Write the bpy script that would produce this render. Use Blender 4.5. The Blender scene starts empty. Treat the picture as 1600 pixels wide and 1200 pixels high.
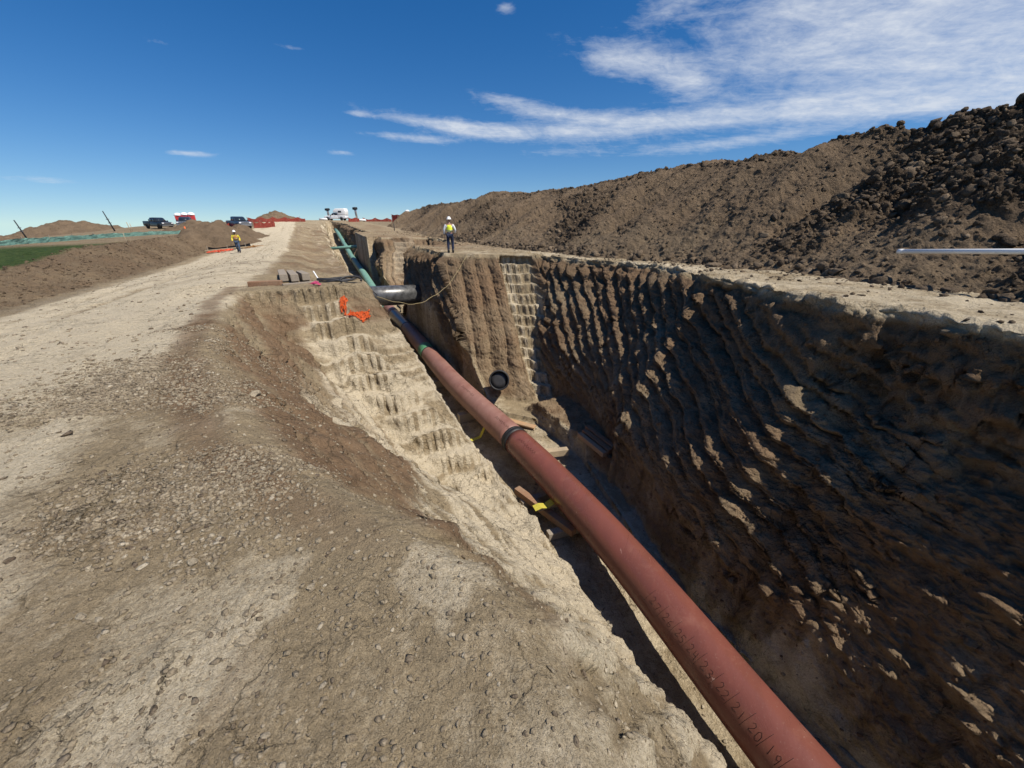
import bpy, bmesh, math, random
import numpy as np
from mathutils import Vector, Matrix
random.seed(4); rng = np.random.default_rng(7)
R = math.radians
sc = bpy.context.scene
C = sc.collection
# ------------------------------------------------------------------ camera
EYE = 1.65
cam_d = bpy.data.cameras.new('camera'); cam = bpy.data.objects.new('camera', cam_d); C.objects.link(cam)
cam_d.sensor_width = 36.0; cam_d.lens = 36.0*585/1600; cam_d.clip_start = 0.05; cam_d.clip_end = 20000
cam.location = (0, 0, EYE); cam.rotation_euler = (R(90-23.14), 0, 0)
sc.camera = cam
# ------------------------------------------------------------------ light
SUN_AZ, SUN_EL = 118.0, 56.5        # azimuth clockwise from +Y
w = bpy.data.worlds.new('World'); sc.world = w; w.use_nodes = True
sun_d = bpy.data.lights.new('sun', 'SUN'); sun_d.energy = 5.0; sun_d.angle = R(0.5); sun_d.color = (1, .93, .82)
sun = bpy.data.objects.new('sun', sun_d); C.objects.link(sun)
sdir = Vector((math.sin(R(SUN_AZ))*math.cos(R(SUN_EL)), math.cos(R(SUN_AZ))*math.cos(R(SUN_EL)), math.sin(R(SUN_EL))))
sun.rotation_euler = (-sdir).to_track_quat('-Z', 'Y').to_euler(); sun.location = (0, 0, 60)
vs = sc.view_settings; vs.view_transform = 'Standard'; vs.look = 'None'; vs.exposure = 0.32; vs.gamma = 1

def build_sky():
    nt = w.node_tree; N = nt.nodes; L = nt.links; N.clear()
    def n(t, **k):
        x = N.new(t)
        for a, b in k.items(): setattr(x, a, b)
        return x
    def m(op, a, b=None, c=None):
        x = n('ShaderNodeMath', operation=op)
        for i, v in enumerate((a, b, c)):
            if v is None: continue
            if isinstance(v, (int, float)): x.inputs[i].default_value = v
            else: L.new(v, x.inputs[i])
        return x.outputs[0]
    tc = n('ShaderNodeTexCoord'); sep = n('ShaderNodeSeparateXYZ'); L.new(tc.outputs['Generated'], sep.inputs[0])
    X, Y, Z = sep.outputs
    zc = m('MAXIMUM', m('ADD', m('MULTIPLY', Z, .96), .046), 0.046)
    cmb = n('ShaderNodeCombineXYZ'); L.new(X, cmb.inputs[0]); L.new(Y, cmb.inputs[1]); L.new(zc, cmb.inputs[2])
    nrm = n('ShaderNodeVectorMath', operation='NORMALIZE'); L.new(cmb.outputs[0], nrm.inputs[0])
    sky = n('ShaderNodeTexSky'); sky.sky_type = 'NISHITA'; sky.sun_disc = False
    sky.sun_elevation = R(SUN_EL); sky.sun_rotation = R(SUN_AZ); sky.altitude = 600; sky.air_density = 1.0; sky.dust_density = .35; sky.ozone_density = 3.0
    L.new(nrm.outputs[0], sky.inputs[0])
    hs = n('ShaderNodeHueSaturation'); hs.inputs['Saturation'].default_value = 1.38; hs.inputs['Hue'].default_value = .506; L.new(sky.outputs[0], hs.inputs['Color'])
    # azimuth / elevation in degrees
    az = m('MULTIPLY', m('ARCTAN2', X, Y), 180/math.pi)
    hyp = m('SQRT', m('ADD', m('MULTIPLY', X, X), m('MULTIPLY', Y, Y)))
    el = m('MULTIPLY', m('ARCTAN2', Z, hyp), 180/math.pi)
    # cloud layer coordinates (a plane overhead)
    inv = m('DIVIDE', 1.0, m('MAXIMUM', m('ADD', Z, .06), .02))
    px = m('MULTIPLY', X, inv); py = m('MULTIPLY', Y, inv)
    pc = n('ShaderNodeCombineXYZ'); L.new(px, pc.inputs[0]); L.new(py, pc.inputs[1])
    def tex(scale, rot, st, detail, rough, dist=0.0, off=0.0):
        mp = n('ShaderNodeMapping'); mp.inputs['Rotation'].default_value = (0, 0, R(rot)); mp.inputs['Scale'].default_value = (st[0], st[1], 1); mp.inputs['Location'].default_value = (off, off*.7, 0)
        L.new(pc.outputs[0], mp.inputs[0])
        t = n('ShaderNodeTexNoise'); t.inputs['Scale'].default_value = scale; t.inputs['Detail'].default_value = detail; t.inputs['Roughness'].default_value = rough; t.inputs['Distortion'].default_value = dist
        L.new(mp.outputs[0], t.inputs['Vector']); return t.outputs['Fac']
    streak = tex(1.9, 12, (.6, 1.9), 10, .66, .9)
    puff = tex(8.5, -24, (.7, 1.5), 8, .66, .6, 3.1)
    fine = tex(26, 20, (.6, 1.5), 7, .68, .8, 7.7)
    ac = n('ShaderNodeCombineXYZ'); L.new(m('MULTIPLY', az, .35), ac.inputs[0]); L.new(m('ADD', m('MULTIPLY', el, .95), m('MULTIPLY', az, .10)), ac.inputs[1])
    def texa(scale, det, ro, di, off):
        mp = n('ShaderNodeMapping'); mp.inputs['Location'].default_value = (off, off, off); L.new(ac.outputs[0], mp.inputs[0])
        t = n('ShaderNodeTexNoise'); t.inputs['Scale'].default_value = scale; t.inputs['Detail'].default_value = det; t.inputs['Roughness'].default_value = ro; t.inputs['Distortion'].default_value = di
        L.new(mp.outputs[0], t.inputs['Vector']); return t.outputs['Fac']
    wis = texa(.42, 9, .64, 1.1, 2.0); rip = texa(1.9, 6, .66, .6, 9.0)
    # regions: (az, el, half width az, half height el, tilt, weight)
    def blob(a0, e0, wa, we, tilt, wt):
        da = m('SUBTRACT', az, a0); de = m('SUBTRACT', el, e0); c, s = math.cos(R(tilt)), math.sin(R(tilt))
        u = m('DIVIDE', m('ADD', m('MULTIPLY', da, c), m('MULTIPLY', de, s)), wa)
        v = m('DIVIDE', m('SUBTRACT', m('MULTIPLY', de, c), m('MULTIPLY', da, s)), we)
        r2 = m('ADD', m('MULTIPLY', u, u), m('MULTIPLY', v, v))
        return m('MULTIPLY', m('EXPONENT', m('MULTIPLY', r2, -1.0)), wt)
    B = BLOBS
    tot = None
    for b in B:
        x = blob(*b); tot = x if tot is None else m('ADD', tot, x)
    tot = m('MINIMUM', tot, 1.15)
    nz = m('ADD', m('ADD', m('MULTIPLY', streak, .22), m('MULTIPLY', puff, .18)), m('ADD', m('MULTIPLY', wis, .38), m('MULTIPLY', rip, .22)))
    d = m('SUBTRACT', m('ADD', m('MULTIPLY', tot, .80), m('MULTIPLY', m('SUBTRACT', nz, .5), 2.5)), .22)
    d = m('POWER', m('MINIMUM', m('MAXIMUM', d, 0.0), 1.0), 1.25)
    d = m('MINIMUM', m('MULTIPLY', d, .92), .84)
    gate = m('MINIMUM', m('MULTIPLY', tot, 3.5), 1.0)
    d = m('MULTIPLY', d, gate)
    mix = n('ShaderNodeMixRGB'); L.new(d, mix.inputs[0]); L.new(hs.outputs[0], mix.inputs[1]); mix.inputs[2].default_value = (6.9, 7.3, 7.9, 1)
    bg = n('ShaderNodeBackground'); bg.inputs[1].default_value = 0.086; L.new(mix.outputs[0], bg.inputs[0])
    out = n('ShaderNodeOutputWorld'); L.new(bg.outputs[0], out.inputs[0])
# azimuth, elevation, half widths, tilt, weight of each cloud field
BLOBS = [(12.5, 17.6, 5.5, 1.7, -12, .95), (20.5, 15.0, 5.5, 1.7, -28, .7), (33, 15.8, 13, 2.7, -3, 1.05), (30, 19.5, 9, 1.8, 0, .85), (47, 13.2, 10, 4, 0, 1.0), (38, 11.0, 16, 1.15, -4, 1.1),
         (20, 11.3, 14, .85, -3, .95), (7, 10.7, 14, .95, -2, 1.1), (-8, 11.3, 9, .75, -7, 1.1), (-12.5, 9.9, 6, .5, -2, 1.0), (5, 12.6, 8, .7, -4, .7), (-18.8, 12.0, 1.6, .3, 0, .8), (0, 13.9, 5.5, .65, -6, .8), (28, 8.7, 10, .75, 3, .85), (-21.3, 8.0, 1.8, .28, 0, .9),
         (-36.6, 6.8, 2.2, .28, 2, .9), (-48, 3.7, 3.5, .3, 0, .55), (-.7, 22, 1.1, .5, 0, .9), (17.5, 21.2, 4, 1.2, 0, .75), (48, 17, 8, 2.5, 0, 1.0), (55, 10, 9, 5, 0, 1.0), (-24.6, 17.2, 2.2, .25, 0, .5), (-36.6, 15.7, 1.4, .25, 0, .45), (10, 8.6, 12, .6, 0, .45), (60, 25, 22, 8, 0, .8)]
build_sky()

# ------------------------------------------------------------------ trench frame: s along, q across (to the right)
TH = R(27.0); cT, sT = math.cos(TH), math.sin(TH)
def W(s, q, z=0.0): return Vector((-s*sT+q*cT, s*cT+q*sT, z))
def sq(x, y): return (-x*sT+y*cT, x*cT+y*sT)

# ------------------------------------------------------------------ numpy noise
def _h(ix, iy, iz, seed):
    h = (ix.astype(np.int64)*374761393 + iy.astype(np.int64)*668265263 + iz.astype(np.int64)*2147483647 + seed*974634777) & 0xffffffff
    h = ((h ^ (h >> 13))*1274126177) & 0xffffffff
    h = (h ^ (h >> 16)); h = (h*2246822519) & 0xffffffff
    return ((h ^ (h >> 15)) & 0xffffff).astype(np.float32)/16777215.0
def vn2(x, y, seed=0):
    x0 = np.floor(x); y0 = np.floor(y); fx = (x-x0).astype(np.float32); fy = (y-y0).astype(np.float32)
    fx = fx*fx*(3-2*fx); fy = fy*fy*(3-2*fy); z = np.zeros_like(x0)
    a = _h(x0, y0, z, seed); b = _h(x0+1, y0, z, seed); c = _h(x0, y0+1, z, seed); d = _h(x0+1, y0+1, z, seed)
    return (a+(b-a)*fx)*(1-fy)+(c+(d-c)*fx)*fy-.5
def fbm(x, y, seed=0, oct=4, gain=.5):
    r = 0; a = 1
    for i in range(oct):
        r = r+a*vn2(x*2**i+i*17.3, y*2**i-i*9.1, seed+i); a *= gain
    return r
def cell(x, y, seed=0):      # distance to nearest point and id value
    x0 = np.floor(x); y0 = np.floor(y); best = np.full(x.shape, 9., np.float32); idv = np.zeros(x.shape, np.float32)
    z = np.zeros_like(x0)
    for dx in (-1, 0, 1):
        for dy in (-1, 0, 1):
            cx = x0+dx; cy = y0+dy
            jx = _h(cx, cy, z, seed); jy = _h(cx, cy, z+5, seed)
            d = (cx+jx-x)**2+(cy+jy-y)**2
            k = d < best; best = np.where(k, d, best); idv = np.where(k, jx, idv)
    return np.sqrt(best), idv
def ss(a, b, x): t = np.clip((x-a)/(b-a), 0, 1); return t*t*(3-2*t)
def band(x, a, b, e=.15): return ss(a-e, a+e, x)*(1-ss(b-e, b+e, x))
def itp(x, tab): t = np.array(tab, float); return np.interp(x, t[:, 0], t[:, 1])

# ------------------------------------------------------------------ terrain heights
T0 = [(-10, .0), (4, 0), (9, -.1), (15, -.2), (35, -.45), (50, -.3), (75, .55), (95, 1.45), (120, 2.5), (135, 2.7), (160, 2.2), (400, -12), (4000, -260)]
NAT = [(-10, -.75), (18, -.62), (26, -.32), (29, -.12), (33, .28), (41, .36), (51, .42), (73, .6), (100, 1.2), (135, 2.2), (160, 2.0), (400, -14), (4000, -260)]
QL = [(-8, .8), (0, .55), (1.2, .40), (2, .0), (3.4, -.85), (5, -1.35), (8, -1.95), (12.0, -2.25), (14.9, -2.2), (15.5, 1.3), (20, 1.6), (30, 1.75), (45, 1.9), (60, 2.2), (100, 3.0), (112, 4.6), (118, 5.8)]
QR = [(-8, 8.7), (1, 8.55), (3, 8.5), (5, 9.1), (7, 10.1), (9, 11.1), (11.5, 11.8), (14, 11.6), (17, 11.0), (19, 10.5), (21.6, 10.3), (22.2, 6.9), (28.5, 7.0), (29.2, 11), (39, 12.4), (48.5, 12.2), (50, 7.9), (60, 7.6), (100, 8.2), (112, 6.6), (118, 5.9)]
FLO = [(-8, -6.5), (3.5, -6.45), (6, -6.15), (32, -6.15), (50, -5.1), (75, -3.9), (98, -2.2), (108, -.2), (118, 2.3)]
BAS = [(-8, 6.25), (5, 6.3), (7, 6.8), (9, 7.4), (12, 7.3), (13.2, 6.35), (18, 5.95), (21, 5.66), (28, 5.66), (32, 6.6), (40, 7.0), (46, 6.6), (52, 6.0), (118, 5.8)]
def qL(s): return itp(s, QL)+.10*vn2(s*.9, s*0+1, 3)+.10*vn2(s*3.1, s*0+4, 5)*ss(3, 8, s)+.07*vn2(s*9., s*0+4, 6)*ss(2, 6, s)
def qR(s): return itp(s, QR)+.35*vn2(s*.8, s*0+2, 8)+.22*vn2(s*2.3, s*0+2, 9)+.10*vn2(s*7, s*0+2, 10)
def Th(s, q):
    t = itp(s, T0)
    z = t + 0*q
    road = ss(-3, -8.6, q)*ss(3, 14, s)*(1-ss(45, 75, s))
    z = z-(.55+.0*s)*road
    far = ss(55, 90, s)*(1-ss(250, 500, s))
    z = z-(.05*np.clip(-9-q, 0, 21)+.10*np.clip(-30-q, 0, 90))*far
    nat = itp(s, NAT)-.03*np.clip(-12.5-q, 0, 30)-.05*np.clip(-25-q, 0, 200)
    k = ss(-8.9, -12.3, q+.5*vn2(s*.25, s*0, 40))*(1-ss(62, 84, s))*ss(-30, -5, s)
    z = z*(1-k)+nat*k
    z = z+.32*ss(4, 7, q)*(1-ss(60, 110, s)) + .25*ss(12, 30, s)*ss(4, 7, q)*(1-ss(60, 110, s))
    z = z-.04*np.clip(q-40, 0, 400)*1.0 - .03*np.clip(-60-q, 0, 2000)
    return z

def make_grid(name, P, mat, attrs=None, parent=None, flip=False):
    ni, nj = P.shape[:2]
    me = bpy.data.meshes.new(name)
    idx = np.arange(ni*nj, dtype=np.int32).reshape(ni, nj)
    a, b, c, d = idx[:-1, :-1], idx[1:, :-1], idx[1:, 1:], idx[:-1, 1:]
    f = np.stack((a, d, c, b) if flip else (a, b, c, d), -1).reshape(-1)
    nf = len(f)//4
    me.vertices.add(ni*nj); me.vertices.foreach_set('co', P.astype(np.float32).reshape(-1))
    me.loops.add(nf*4); me.loops.foreach_set('vertex_index', f)
    me.polygons.add(nf); me.polygons.foreach_set('loop_start', np.arange(0, nf*4, 4, dtype=np.int32)); me.polygons.foreach_set('loop_total', np.full(nf, 4, np.int32))
    me.polygons.foreach_set('use_smooth', np.ones(nf, bool))
    me.update(calc_edges=True)
    if attrs is not None:
        at = me.color_attributes.new('soil', 'FLOAT_COLOR', 'POINT'); at.data.foreach_set('color', attrs.astype(np.float32).reshape(-1))
    me.materials.append(mat)
    o = bpy.data.objects.new(name, me); C.objects.link(o)
    if parent: o.parent = parent
    return o
def normals(P):
    du = np.gradient(P, axis=0); dv = np.gradient(P, axis=1)
    n = np.cross(du, dv); l = np.linalg.norm(n, axis=2, keepdims=True); return n/np.maximum(l, 1e-9)

# ------------------------------------------------------------------ materials
class MT:
    def __init__(s, name):
        s.m = bpy.data.materials.new(name); s.m.use_nodes = True; s.nt = s.m.node_tree; s.N = s.nt.nodes; s.L = s.nt.links
        s.b = s.N['Principled BSDF']; s.tc = s.N.new('ShaderNodeTexCoord')
    def lk(s, a, i):
        if isinstance(a, (int, float)): i.default_value = a
        elif isinstance(a, tuple): i.default_value = a if len(a) == 4 else (*a, 1)
        else: s.L.new(a, i)
    def noise(s, sc_, det=5, ro=.55, dist=0, st=None, rot=0):
        t = s.N.new('ShaderNodeTexNoise'); t.inputs['Scale'].default_value = sc_; t.inputs['Detail'].default_value = det; t.inputs['Roughness'].default_value = ro; t.inputs['Distortion'].default_value = dist
        v = s.tc.outputs['Object']
        if st:
            r_ = s.N.new('ShaderNodeMapping'); r_.inputs['Rotation'].default_value = (0, 0, rot); s.L.new(v, r_.inputs[0])
            mp = s.N.new('ShaderNodeMapping'); mp.inputs['Scale'].default_value = st; s.L.new(r_.outputs[0], mp.inputs[0]); v = mp.outputs[0]
        s.L.new(v, t.inputs['Vector']); return t.outputs['Fac']
    def voro(s, sc_, feat='F1', rnd=1.0):
        t = s.N.new('ShaderNodeTexVoronoi'); t.feature = feat; t.inputs['Scale'].default_value = sc_; t.inputs['Randomness'].default_value = rnd
        s.L.new(s.tc.outputs['Object'], t.inputs['Vector']); return t
    def math(s, op, a, b=0., c=0.):
        x = s.N.new('ShaderNodeMath'); x.operation = op; s.lk(a, x.inputs[0]); s.lk(b, x.inputs[1]); s.lk(c, x.inputs[2]); return x.outputs[0]
    def ramp(s, f, lo, hi, a=0., b=1.):
        x = s.N.new('ShaderNodeMapRange'); x.clamp = True; s.L.new(f, x.inputs[0]); x.inputs[1].default_value = lo; x.inputs[2].default_value = hi; x.inputs[3].default_value = a; x.inputs[4].default_value = b; return x.outputs[0]
    def mix(s, f, a, b, bt='MIX'):
        x = s.N.new('ShaderNodeMixRGB'); x.blend_type = bt; s.lk(f, x.inputs[0]); s.lk(a, x.inputs[1]); s.lk(b, x.inputs[2]); return x.outputs[0]
    def bump(s, h, dist, strength=1., prev=None):
        x = s.N.new('ShaderNodeBump'); x.inputs['Distance'].default_value = dist; s.lk(strength, x.inputs['Strength']); s.L.new(h, x.inputs['Height'])
        if prev: s.L.new(prev, x.inputs['Normal'])
        return x.outputs[0]
    def done(s, col, rough=.9, nrm=None, spec=.2, metal=0.):
        s.lk(col, s.b.inputs['Base Color']); s.lk(rough, s.b.inputs['Roughness']); s.b.inputs['Specular IOR Level'].default_value = spec; s.b.inputs['Metallic'].default_value = metal
        if nrm is not None: s.L.new(nrm, s.b.inputs['Normal'])
        return s.m
def soil_mat(name, mid=(.30, .238, .152), pale=(.58, .505, .375), dark=(.092, .066, .045), bumpk=1.0, brown=None):
    m = MT(name)
    at = m.N.new('ShaderNodeAttribute'); at.attribute_name = 'soil'
    sp = m.N.new('ShaderNodeSeparateColor'); m.L.new(at.outputs['Color'], sp.inputs[0])
    pr, dk, gr = sp.outputs
    big = m.noise(.7, 4, .6); med = m.noise(4, 8, .68, .6); fin = m.noise(38, 6, .72); fin2 = m.noise(150, 3, .7)
    strk = m.noise(2.2, 7, .65, .3, (.35, 1.0, 1.), TH)
    c = m.mix(m.ramp(med, .3, .7), tuple(x*.78 for x in mid), tuple(x*1.22 for x in mid))
    # pale crust breaks up with noise
    pf = m.math('ADD', pr, m.math('MULTIPLY', m.math('SUBTRACT', med, .5), 1.5)); pf = m.math('ADD', pf, m.math('MULTIPLY', m.math('SUBTRACT', fin, .5), 1.1))
    pf = m.math('ADD', pf, m.math('MULTIPLY', m.math('SUBTRACT', strk, .5), .8))
    c = m.mix(m.ramp(pf, .18, .95), c, pale)
    df = m.math('ADD', dk, m.math('MULTIPLY', m.math('SUBTRACT', med, .5), .7)); df = m.math('ADD', df, m.math('MULTIPLY', m.math('SUBTRACT', big, .5), .5))
    c = m.mix(m.ramp(df, .15, .9), c, dark)
    # grit: small light and dark flecks
    v = m.voro(55); 
    c = m.mix(m.ramp(v.outputs['Distance'], .0, .75, .55, 0.), c, m.mix(m.ramp(fin, .35, .65), tuple(x*.55 for x in mid), tuple(min(.62, x*1.9) for x in mid)), 'MIX')
    c = m.mix(m.ramp(fin2, .35, .7, .0, .45), c, m.mix(.5, c, (1, .96, .86)), 'MULTIPLY')
    bf = m.math('ADD', at.outputs['Alpha'], m.math('MULTIPLY', m.math('SUBTRACT', strk, .5), .9))
    if brown: c = m.mix(m.ramp(bf, .12, .9, 0, .95), c, m.mix(m.ramp(med, .3, .7), tuple(x*.75 for x in brown), tuple(x*1.25 for x in brown)))
    c = m.mix(gr, c, m.mix(m.ramp(med, .35, .65), (.022, .045, .012), (.06, .085, .028)))
    v2 = m.voro(19); v3 = m.voro(90)
    h1 = m.math('ADD', m.noise(9, 9, .68), m.math('MULTIPLY', m.ramp(v2.outputs['Distance'], 0, .6, 1, 0), .22))
    ck = m.N.new('ShaderNodeTexVoronoi'); ck.feature = 'DISTANCE_TO_EDGE'; ck.inputs['Scale'].default_value = 3.4
    dv = m.N.new('ShaderNodeVectorMath'); dv.operation = 'MULTIPLY_ADD'; dn = m.N.new('ShaderNodeTexNoise'); dn.inputs['Scale'].default_value = 5; dn.inputs['Detail'].default_value = 4; m.L.new(m.tc.outputs['Object'], dn.inputs['Vector']); m.L.new(dn.outputs['Color'], dv.inputs[0]); dv.inputs[1].default_value = (.35, .35, .35); m.L.new(m.tc.outputs['Object'], dv.inputs[2]); m.L.new(dv.outputs[0], ck.inputs['Vector'])
    crk = m.math('MULTIPLY', m.ramp(ck.outputs['Distance'], .0, .035, 1, 0), m.ramp(m.noise(.9, 3, .6), .48, .60))
    h1 = m.math('SUBTRACT', h1, m.math('MULTIPLY', crk, .45)); c = m.mix(m.math('MULTIPLY', crk, .45), c, tuple(x*.4 for x in mid))
    h1 = m.math('ADD', h1, m.math('MULTIPLY', m.ramp(v3.outputs['Distance'], 0, .6, 1, 0), .10))
    n_ = m.bump(h1, .085*bumpk, 1.0)
    n_ = m.bump(fin2, .006*bumpk, 1.0, n_)
    return m.done(c, .95, n_, .12)
SOIL = soil_mat('soil', brown=(.182, .118, .070))
HEAPM = soil_mat('heap_soil', (.205, .148, .096), (.32, .25, .165), (.072, .053, .038), 1.6)
GRAVM = soil_mat('gravel_soil', (.28, .23, .16), (.50, .44, .34), (.12, .09, .065), .5)
CLODM = soil_mat('clod_soil', (.15, .112, .076), (.26, .20, .14), (.062, .047, .035), .8)
def simple(name, col, rough=.6, metal=0., spec=.4, var=.25, vs_=6., bump_=0., bs=30):
    m = MT(name); n1 = m.noise(vs_, 5, .6)
    c = m.mix(m.ramp(n1, .3, .7), tuple(x*(1-var) for x in col), tuple(min(1, x*(1+var)) for x in col))
    nr = m.bump(m.noise(bs, 4, .6), bump_) if bump_ else None
    return m.done(c, rough, nr, spec, metal)

# ------------------------------------------------------------------ ground with the trench cut into it
def stations():
    s = [-7.0]
    while s[-1] < 4000:
        x = s[-1]
        ds = .10 if x < -1.2 else .026 if x < 5 else .036 if x < 14 else .05 if x < 24 else .09 if x < 50 else .16 if x < 75 else .4 if x < 130 else (x-120)*.12
        s.append(x+ds)
    return np.array(s)
S = stations()
# groove phase on the right wall
def groove_s0(s, d):
    s0 = s.copy()
    for _ in range(6):
        c2 = np.interp(s0, [2, 7.5, 10, 15, 28, 60], [.6, .45, .28, .13, .10, .05]); c1 = np.interp(s0, [5, 30, 60], [1.15, .9, .3])
        s0 = s+c1*d+c2*d*d*.8
    return s0
LANE_R = [(-.5, 19.2), (.2, 18.8), (2.2, 15.9), (3.9, 13.5), (4.8, 12.1), (6.5, 10.8)]      # depth -> s
LANE_R2 = [(-.5, 49.5), (.2, 49), (4.5, 44.5), (6.5, 43)]
def build_ground():
    s = S[:, None]
    ql = qL(S)[:, None]; qr = qR(S)[:, None]; fl = itp(S, FLO)[:, None]; ba = itp(S, BAS)[:, None]
    end = ss(106, 119, s)                         # trench dies out
    # left field
    a = np.linspace(0, 1, 300); near = -14+(14)*(a**.9)        # fractions, mapped to crest
    uo = np.concatenate([-np.geomspace(3000, 14.6, 90), np.array([])])
    Qleft_far = np.repeat(uo[None, :], len(S), 0)
    t = np.linspace(0, 1, 330); t = t**.8
    Qleft = -14.2+(ql+14.2)*t[None, :]
    q1 = np.concatenate([Qleft_far, Qleft], 1)
    z1 = Th(s, q1)
    zl = z1[:, -1:]                               # crest height
    qrr = qr; zr = Th(s, qrr)
    # wall polylines
    def poly(pts, n):                             # pts list of (q,z) columns; n points for each segment
        qs, zs = [], []
        for (qa, za), (qb, zb), k in zip(pts[:-1], pts[1:], n):
            u = (np.arange(1, k+1)/k)[None, :]
            qs.append(qa+(qb-qa)*u); zs.append(za+(zb-za)*u)
        return np.concatenate(qs, 1), np.concatenate(zs, 1)
    shc = ss(15.5, 21, s)*(1-ss(85, 110, s)); zl = zl-shc*(.62*ss(-2.0, 1.4, ql)+.5*np.abs(fbm(s*.35, ql*.6, 150, 4)))
    dep = zl-fl
    lipq = 3.62+.12*vn2(s*.8, s*0, 21)+.14*vn2(s*2.6, s*0, 22)+.07*vn2(s*8, s*0, 23)
    lipq = np.where(s > 14, 3.62+.10*vn2(s*1.1, s*0, 21), lipq) - .2*ss(9.5, 9.9, s)*(1-ss(12.2, 12.6, s))
    lipq = lipq+np.clip(ql-1.9, 0, 9)*.6
    lipz = fl+1.15*(dep/6.15)+.10*vn2(s*1.3, s*0, 25)-.9*ss(9.5, 9.9, s)*(1-ss(13.4, 14.4, s))
    qw, zw = poly([(ql, zl), (lipq, lipz), (lipq+.22, fl+.12), (lipq+.42, fl)], [300, 40, 10])
    # left cut: west face, the notch's end face (towards the camera) and the trench's own steep wall
    qa_ = qw[:, :300]
    kW = (zl-lipz)/(lipq-ql)*(1-ss(4.5, 8, s))+1.27*ss(4.5, 8, s)
    xw = np.clip(qa_-ql, 0, 9); rr_ = .38*ss(-.5, 2, s)*(1-ss(12, 14, s)); xw = (np.sqrt(xw*xw+rr_*rr_)-rr_)*(1+.16*rr_)
    zWf = zl-xw*kW
    sN = 13.6+.22*vn2(qa_*1.3, qa_*0, 41)+.12*vn2(qa_*5, qa_*0, 42)
    zEf = zl-np.clip(sN-s, 0, 99)*.84-.22*ss(0, .25, sN-s)
    zSt = zl-np.clip(qa_-(1.5+.10*vn2(s*1.5, s*0, 43)+.05*vn2(s*6, s*0, 44)), 0, 9)/.40
    zSt = np.where(s < 15.5, zSt, zl-(zl-lipz)*np.clip((qa_-ql)/(lipq-ql), 0, 1))
    nz_ = np.maximum(zWf, zEf); zn = np.minimum(nz_, np.where(s > 6, zSt, 99)); zn = np.maximum(zn, lipz+0*zn)
    zw[:, :300] = zn
    endf = ((zEf > zWf) & (zn > zSt-9) & (zEf <= zSt+.02) & (s < 13.8)).astype(float)
    mEndL = np.concatenate([endf, np.zeros((len(S), 50))], 1)
    # floor, ledge and right side
    ledge_z = .55*band(s, 7.2, 12.8, .5)
    bq = ba; bench_z = fl+.2+ledge_z
    wq0 = bq+.12; wq1 = bq+.62
    qf, _ = poly([(lipq+.42, fl), (bq, fl), (wq0, fl), (wq1, fl), (qrr-.5, fl), (qrr, fl)], [80, 20, 130, 300, 60])
    kE = itp(s, [(-8, 2.0), (5, 2.03), (8, 2.0), (10, 2.5), (12, 3.2), (20, 3.4), (28, 3.2), (30, 1.7), (50, 1.7), (55, 3.0), (118, 2.5)])
    xE = np.clip(qrr-qf, 0, 99); x1 = itp(s, [(-8, 1.95), (3.5, 1.9), (5, 2.2), (6, 2.3), (7.2, 2.45), (9.6, 2.25), (12, 2.5), (14, 2.2), (20, 1.6), (28, 1), (30, 9), (118, 9)])
    k1 = itp(s, [(-8, 2.0), (3.5, 1.95), (6.5, 1.35), (9, 1.4), (13, 1.3), (16, 1.8), (20, 2), (28, 3.2), (30, 1.5), (50, 1.7), (55, 3.0), (118, 2.5)])
    zE_ = zr-np.minimum(xE, x1)*k1-np.clip(xE-x1, 0, 99)*5.5-(.35+.95*(1-ss(4.5, 9, s)))*ss(0, .28, xE)
    zE_ = np.maximum(zE_, fl+.2+ledge_z*ss(7.25, 7.5, qf+.3*vn2(s*2.5, s*0, 53)))
    sc1 = 20.8-.75*(qf-6.6)+.35*vn2(qf*.9, qf*0, 45)+.15*vn2(qf*4, qf*0, 46); sc2 = 47.5-.5*(qf-7.6)+.5*vn2(qf*.7, qf*0, 47)
    zN1 = zr-np.clip(sc1-s, 0, 99)*.9-.25*ss(0, .3, sc1-s)
    zN2 = np.maximum(zr-np.clip(sc2-s, 0, 99)*.8, zr-np.clip(s-29.5, 0, 99)*1.3)
    zNn = np.where(s < 25, zN1, np.where(s < 60, np.where(s < 28.5, zr, zN2), -99)); 
    zc_ = np.maximum(zE_, zNn)
    qs_ = itp(s, [(0, 6.3), (12.9, 6.3), (14, 6.4), (19, 6.55), (28, 6.6), (32, 6.9), (50, 7.6), (118, 7.6)])+.12*vn2(s*1.2, s*0, 48)+.08*vn2(s*5, s*0, 49)
    ksr = itp(s, [(12, 13), (18, 13), (21, 3.4), (28, 3.4), (30, 8)]); zSR = np.where((s > 12.9) & (s < 50), zr-np.clip(qs_-qf, 0, 9)*ksr, 99)
    zf_ = np.minimum(np.minimum(zc_, zSR), zr)
    zf_ = np.maximum(zf_, fl)
    tfl = np.clip((qf-(bq-.0))/.12, 0, 1)
    zf = np.where(qf <= bq, fl+0*qf, np.minimum(zf_, fl+tfl*12))
    mEndR = ((zNn > zE_) & (zNn <= zSR+.05) & (zNn < zr-.02)).astype(float)
    q2 = np.concatenate([qw, qf], 1); z2 = np.concatenate([zw, zf], 1)
    mEnd = np.concatenate([mEndL, mEndR], 1)
    # close the trench at its far end
    z2 = z2*(1-end)+Th(s, q2)*end
    t = np.linspace(0, 1, 150)[1:]
    Qr = qrr+(16.5-qrr)*t[None, :]
    qro = np.repeat(np.geomspace(17, 3000, 50)[None, :], len(S), 0)
    q3 = np.concatenate([Qr, qro], 1); z3 = Th(s, q3)
    mEnd = np.concatenate([0*q1, mEnd, 0*q3], 1)
    sh_ = ss(15.5, 21, s)*(1-ss(85, 110, s))
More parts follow.
